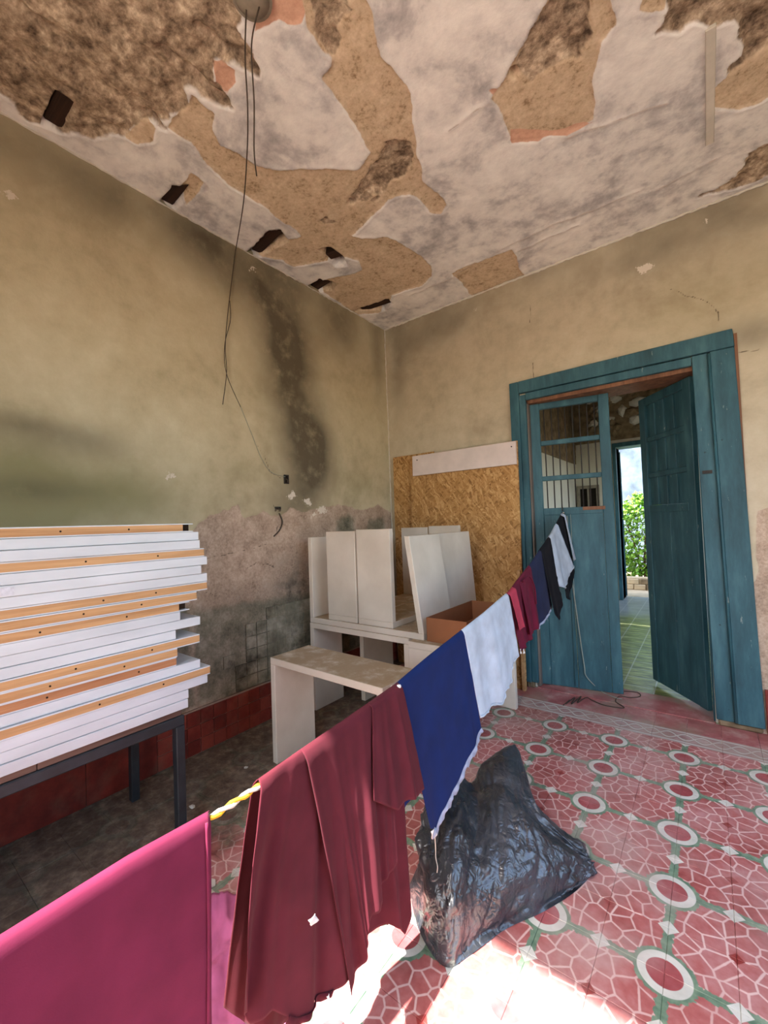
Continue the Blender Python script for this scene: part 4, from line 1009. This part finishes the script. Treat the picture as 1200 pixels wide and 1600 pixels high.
# wine-red shirts
g = garment('wine-red shirt with a rose panel at its front edge')
ya, yb = on_line(789, 934).y, on_line(810, 908).y
o, V, nu = cloth_panel('front', ya, yb, yz([(804, 1018), (812, 1006), (821, 996)]), 1, M['maroon2'], g, 1.6, 0.006, 42, 0.012, 0.03, 50, 40)
cloth_panel('back', ya, yb, yz([(802, 1014), (820, 990)]), -1, M['maroon2'], g, 1.2, 0.006, 43, 0.012, 0.03, 40, 30)
cloth_panel('rose_panel', on_line(791, 931).y, on_line(800, 920).y, yz([(798, 984), (806, 978)]), 1, M['rosepatch'], g, 1.0, 0.003, 44, 0.022, 0.032, 20, 30)
loose_tag(g, 805, 1012, 0.02, 0.03, 0.05); loose_tag(g, 800, 1012, 0.012, 0.03, 0.05)
g = garment('small wine-red shirt with a curved collar, between the rose-panel and navy ones')
ya, yb = on_line(808, 911).y, on_line(826, 889).y
o, V, nu = cloth_panel('front', ya, yb, yz([(815, 990), (824, 985), (830, 974)]), 1, M['maroon2'], g, 1.5, 0.008, 46, 0.014, 0.04, 50, 40)
cloth_panel('back', ya, yb, yz([(816, 982), (830, 970)]), -1, M['maroon2'], g, 1.2, 0.006, 47, 0.012, 0.03, 40, 30)
cl_ = [rope_at(ya + .02) + Vector((.03, 0, -.0)), rope_at(ya + .10) + Vector((.05, 0, .005)), rope_at((ya + yb) / 2 + .06) + Vector((.055, 0, -.10)), rope_at((ya + yb) / 2 + .08) + Vector((.055, 0, -.22))]
tube('collar', cl_, 0.005, M['maroon2'], g)
# faded navy shirt
g = garment('faded navy shirt with a pale hem near the door')
ya, yb = on_line(826, 888).y, on_line(843, 864).y
o, V, nu = cloth_panel('front', ya, yb, yz([(836, 980), (843, 968), (851, 952), (856, 946)]), 1, M['navy'], g, 1.3, 0.005, 52, 0.012, 0.02, 50, 40)
strip_below('hem', V, nu, 40, M['trim'], o, 0.016, .2, 6)
cloth_panel('back', ya, yb, yz([(835, 970), (850, 950)]), -1, M['navy'], g, 1.1, 0.005, 53, 0.012, 0.03, 40, 30)
# black, white, black by the door
def small_garment(label, ta, tb, front, back, mat, seed, flare=0.04):
    g = garment(label); ya, yb = on_line(*ta).y, on_line(*tb).y
    o, V, nu = cloth_panel('front', ya, yb, yz(front), 1, mat, g, 1.3, 0.008, seed, 0.014, flare, 40, 36)
    cloth_panel('back', ya, yb, yz(back), -1, mat, g, 1.1, 0.006, seed + 1, 0.012, 0.04, 30, 30)
    strip_below('hem', V, nu, 36, mat, o, 0.008, .1, seed)
    return g, V, nu
small_garment('black long-sleeved top hanging low beside the small white shirt', (843, 863), (857, 843), [(853, 950), (858, 966), (862, 940), (858, 900)], [(850, 920), (860, 930)], M['black_cloth'], 62, 0.05)
small_garment('small white shirt between the two black tops by the door', (857, 842), (869, 824), [(862, 914), (872, 918), (876, 902), (882, 884)], [(864, 905), (876, 890)], M['white_cloth'], 66, 0.05)
g, V, nu = small_garment('black top with a white stripe hung next to the door hook', (869, 823), (878, 804), [(875, 932), (883, 936), (886, 900), (886, 862)], [(874, 920), (884, 915)], M['black_cloth'], 70, 0.03)
cloth_panel('stripe', on_line(876, 812).y, on_line(877.5, 806).y, yz([(883, 876), (886, 874)]), 1, M['white_cloth'], g, 1.0, 0.002, 73, 0.03, 0.045, 8, 20)

# ---- black plastic bag slumped on the tiles
bag = thing('plastic_bag', (2.1, -2.2, 0), 0, 'crumpled black plastic bag slumped on the patterned tiles', 'bag')
bot = [(640, 1395), (655, 1455), (694, 1510), (735, 1492), (790, 1452), (850, 1424), (900, 1392), (928, 1362)]
mid_ = [(648, 1345, .20), (668, 1380, .22), (712, 1400, .22), (755, 1370, .20), (800, 1350, .19), (850, 1350, .14), (890, 1350, .08), (930, 1352, .035)]
up_ = [(655, 1290, .30), (672, 1270, .34), (718, 1262, .36), (748, 1275, .27), (778, 1238, .31), (812, 1250, .29), (852, 1292, .18), (926, 1340, .06)]
top = [(660, 1262, .30), (678, 1222, .34), (712, 1212, .34), (738, 1218, .28), (755, 1190, .32), (808, 1162, .33), (842, 1258, .22), (918, 1332, .06)]
R0 = [at(2, 0.004, u, v) for u, v in bot]; R1 = [at(2, z, u, v) for u, v, z in mid_]; R2 = [at(2, z, u, v) for u, v, z in up_]; R3 = [at(2, z, u, v) for u, v, z in top]
R4 = [Vector((q.x - .05, q.y + .10, max(q.z * .5, .02))) for q in R3]; R5 = [Vector((q.x - .06, q.y + .14, .004)) for q in R3]
rows = [R0, R1, R2, R3, R4, R5]
def dense(rows, nr_, nc):
    cols = [smooth_path(r_, nc) for r_ in rows]; out = []
    for c_ in range(len(cols[0])): out.append(smooth_path([cols[r_][c_] for r_ in range(len(rows))], nr_))
    return out
D = dense(rows, 26, 22); nC, nR = len(D), len(D[0])
PX = np.array([[list(q) for q in c_] for c_ in D])
uu, vv = np.meshgrid(np.arange(nR) / nR * 5, np.arange(nC) / nC * 6)
du = np.gradient(PX, axis=0); dv = np.gradient(PX, axis=1); nm = np.cross(du, dv); nm /= np.linalg.norm(nm, axis=2, keepdims=True) + 1e-9
rid = 1 - np.abs(fbm(uu + .35 * vv, vv * .45, 91, 1, 1.3)); rid2 = 1 - np.abs(fbm(uu * .8, vv - .4 * uu, 97, 1, 3.1)); rid3 = 1 - np.abs(fbm(uu + .5 * vv, vv, 99, 1, 7.0))
dsp = 0.034 * (rid - .5) + 0.014 * (rid2 - .5) + 0.005 * (rid3 - .5)
fade = sstep(0, 3, np.minimum(np.arange(nR), nR - 1 - np.arange(nR)))[None, :, None]
PX = PX - nm * dsp[..., None] * fade * 1.0; PX[..., 2] = np.maximum(PX[..., 2], 0.003)
PX -= np.array([2.1, -2.2, 0])
F = [(c_ * nR + r_, (c_ + 1) * nR + r_, (c_ + 1) * nR + r_ + 1, c_ * nR + r_ + 1) for c_ in range(nC - 1) for r_ in range(nR - 1)]
Vb = PX.reshape(-1, 3).tolist()
F.append(tuple(range(nR))); F.append(tuple((nC - 1) * nR + r_ for r_ in range(nR - 1, -1, -1)))
bo = mesh('body', Vb, F, M['plastic'], bag, True)
def sheet(name, P4, n_, amp, seed, mat, parent, off=(0, 0, 0)):
    a_, b_ = np.meshgrid(np.linspace(0, 1, n_), np.linspace(0, 1, n_)); c0, c1, c2, c3 = [np.array(q) for q in P4]
    P = (1 - b_)[..., None] * ((1 - a_)[..., None] * c0 + a_[..., None] * c1) + b_[..., None] * ((1 - a_)[..., None] * c3 + a_[..., None] * c2)
    P[..., 2] += amp * (1 - np.abs(fbm(a_ * 3 + .3 * b_, b_ * 2, seed, 4, 1.5))) + amp * .3 * fbm(a_, b_, seed + 3, 3, 8); P -= np.array(off)
    F = [(j * n_ + i, j * n_ + i + 1, (j + 1) * n_ + i + 1, (j + 1) * n_ + i) for j in range(n_ - 1) for i in range(n_ - 1)]
    o = mesh(name, P.reshape(-1, 3).tolist(), F, mat, parent, True); sm = o.modifiers.new('thickness', 'SOLIDIFY'); sm.thickness = 0.0015; return o
sheet('mouth_flap', [at(2, .006, 642, 1400), at(2, .006, 655, 1450), at(2, .006, 697, 1505), at(2, .10, 690, 1400)], 24, 0.012, 5, M['plastic'], bag, (2.1, -2.2, 0))
sheet('crumpled_end', [at(2, .01, 880, 1400), at(2, .005, 905, 1388), at(2, .03, 930, 1352), at(2, .06, 900, 1340)], 20, 0.014, 8, M['plastic'], bag, (2.1, -2.2, 0))

# ---- pink cloth lying on the floor behind the line
pk = sheet('pink_cloth', [(1.12, -3.12, .004), (1.36, -2.90, .004), (1.86, -3.12, .004), (1.72, -3.62, .004)], 50, 0.05, 12, M['pink_cloth'], None)
tag(pk, 'rumpled pale pink cloth lying on the floor below the line', 'cloth')

# ---- ceiling rose, loose wires, wall boxes
rc = at(2, H, 394, -4)
rs_ = thing('ceiling_rose', (rc.x, rc.y, H), 0, 'grey domed ceiling rose with dangling wires', 'light fitting')
bm = bmesh.new(); bmesh.ops.create_uvsphere(bm, u_segments=24, v_segments=12, radius=0.075)
for v in bm.verts: v.co.z = -0.6 * abs(v.co.z) if v.co.z < 0 else 0.01 * v.co.z
bm_obj('dome', bm, M['rose'], rs_, True)
bm = bmesh.new(); bmesh.ops.create_cone(bm, cap_ends=True, segments=24, radius1=0.085, radius2=0.08, depth=0.012); o = bm_obj('plate', bm, M['rose'], rs_, False); o.location = (0, 0, -0.004)
wedge = Vector((0.02, at(0, 0.02, 368, 392).y, at(0, 0.02, 368, 392).z))
r0 = Vector((rc.x - .03, rc.y - .01, H - .04))
wa = [r0, at(2, H - .09, 383, 90), at(2, H - .15, 387, 170), at(2, H - .15, 386, 240), at(2, H - .10, 380, 320), wedge]
wr_ = thing('hanging_wire', (0, 0, 0), 0, 'long loose electric wire from the ceiling rose down the left wall', 'wire')
tube('wire', wa, 0.0035, M['wire'], wr_, 10, 6)
tube('wire', [wedge, at(0, .03, 357, 480), at(0, .04, 352, 540), at(0, .04, 354, 582), at(0, .04, 348, 632)], 0.0035, M['wire'], wr_, 8, 6)
tube('wire', [at(0, .03, 359, 470), at(0, .045, 360, 500), at(0, .05, 351, 540), at(0, .04, 354, 584), at(0, .03, 376, 636)], 0.003, M['wire'], wr_, 8, 6)
tube('wire', [at(0, .012, 376, 636), at(0, .008, 394, 680), at(0, .008, 408, 715), at(0, .008, 424, 738), at(0, .012, 446, 745)], 0.002, M['pale_cord'], wr_, 8, 6)
w2 = thing('hanging_wire', (0, 0, 0), 0, 'shorter loose wire hanging free beside the long one', 'wire')
r1 = Vector((rc.x + .02, rc.y + .02, H - .04)); tube('wire', [r1, at(2, H - .2, 393, 70), at(2, H - .4, 397, 160), at(2, H - .55, 397, 235), at(2, H - .6, 401, 275)], 0.0035, M['wire'], w2, 8, 6)
def wall_box(u, v, w, h, label):
    p_ = at(0, 0.0, u, v); o = thing('junction_box', (0.0, p_.y, p_.z), 0, label, 'junction box')
    box('frame', -.02, .008, -w, -w + .008, -h, h, M['iron'], o); box('frame', -.02, .008, w - .008, w, -h, h, M['iron'], o)
    box('frame', -.02, .008, -w + .008, w - .008, h - .008, h, M['iron'], o); box('frame', -.02, .008, -w + .008, w - .008, -h, -h + .008, M['iron'], o)
    box('cavity', -.02, .003, -w + .008, w - .008, -h + .008, h - .008, M['dark_hole'], o)
    for k in range(3): tube('wire_end', [(.003, -.01 + .01 * k, 0), (.02, -.006 + .01 * k, -.01 * k), (.018, .004 * k, -.03)], 0.0025, M['wire'], o)
wall_box(447, 749, 0.026, 0.04, 'small dark junction box on the stained left wall')
wall_box(434, 794, 0.03, 0.012, 'narrow empty switch recess below the junction box')
cv = [at(0, .004, 436, 802), at(0, .004, 441, 815), at(0, .004, 437, 828), at(0, .004, 428, 838)]
cdt = thing('conduit_stub', (0, 0, 0), 0, 'bent conduit end in the peeled plaster under the switch recess', 'conduit'); tube('pipe', cv, 0.006, M['wire'], cdt)

# ---- cord hanging on the door, wire on the threshold
dc = thing('loose_cable', (0, 0, 0), 0, 'pale cord hanging down the blue door leaf to the floor', 'cord')
def dly(x): return 0.065 + (x - 1.64) * math.tan(ang_l) - 0.012
pts = []
for u, v in [(886, 806), (889, 850), (893, 900), (900, 950), (907, 1000), (913, 1040), (917, 1058)]:
    q = at(1, 0.11, u, v); q = at(1, dly(q.x), u, v); pts.append(q)
pts += [at(2, .02, 940, 1080), at(2, .016, 962, 1090), at(2, .016, 972, 1092)]
tube('cord', pts, 0.004, M['pale_cord'], dc, 8, 6)
cw = thing('wire_coil', (0, 0, 0), 0, 'tangled dark wire lying on the threshold tiles', 'wire')
tube('wire', [at(2, .006, u, v) for u, v in [(880, 1102), (890, 1094), (884, 1100), (898, 1090), (893, 1100), (908, 1088), (902, 1098), (916, 1090), (925, 1094), (945, 1102), (975, 1106), (962, 1096), (968, 1088), (985, 1090), (1000, 1088), (996, 1082), (975, 1080)]], 0.004, M['wire'], cw, 8, 6)
# debris: flakes of fallen plaster
for u, v, s_, lab in [(325, 1385, .035, 'large white plaster flake on the tiles beside the pink cloth'), (300, 1262, .022, 'plaster flake on the dusty floor right of the black table leg'), (420, 1268, .016, 'small plaster flake on the dusty floor just left of the maroon shirt'),
                      (240, 1330, .016, 'small plaster flake under the metal table edge'), (560, 1130, .018, 'plaster flake between the legs of the bench pile'), (385, 1200, .016, 'plaster flake near the red skirting left of the single bench')]:
    p_ = at(2, 0, u, v); bm = bmesh.new(); bmesh.ops.create_icosphere(bm, subdivisions=1, radius=s_)
    for q in bm.verts: q.co = Vector((q.co.x * random.uniform(.7, 1.3), q.co.y * random.uniform(.6, 1.2), q.co.z * .35))
    o = bm_obj('plaster_flake', bm, M['flaked_white'], None); o.location = (p_.x, p_.y, s_ * .3)
    tag(o, lab, 'plaster flake', 'plaster flakes on the floor')
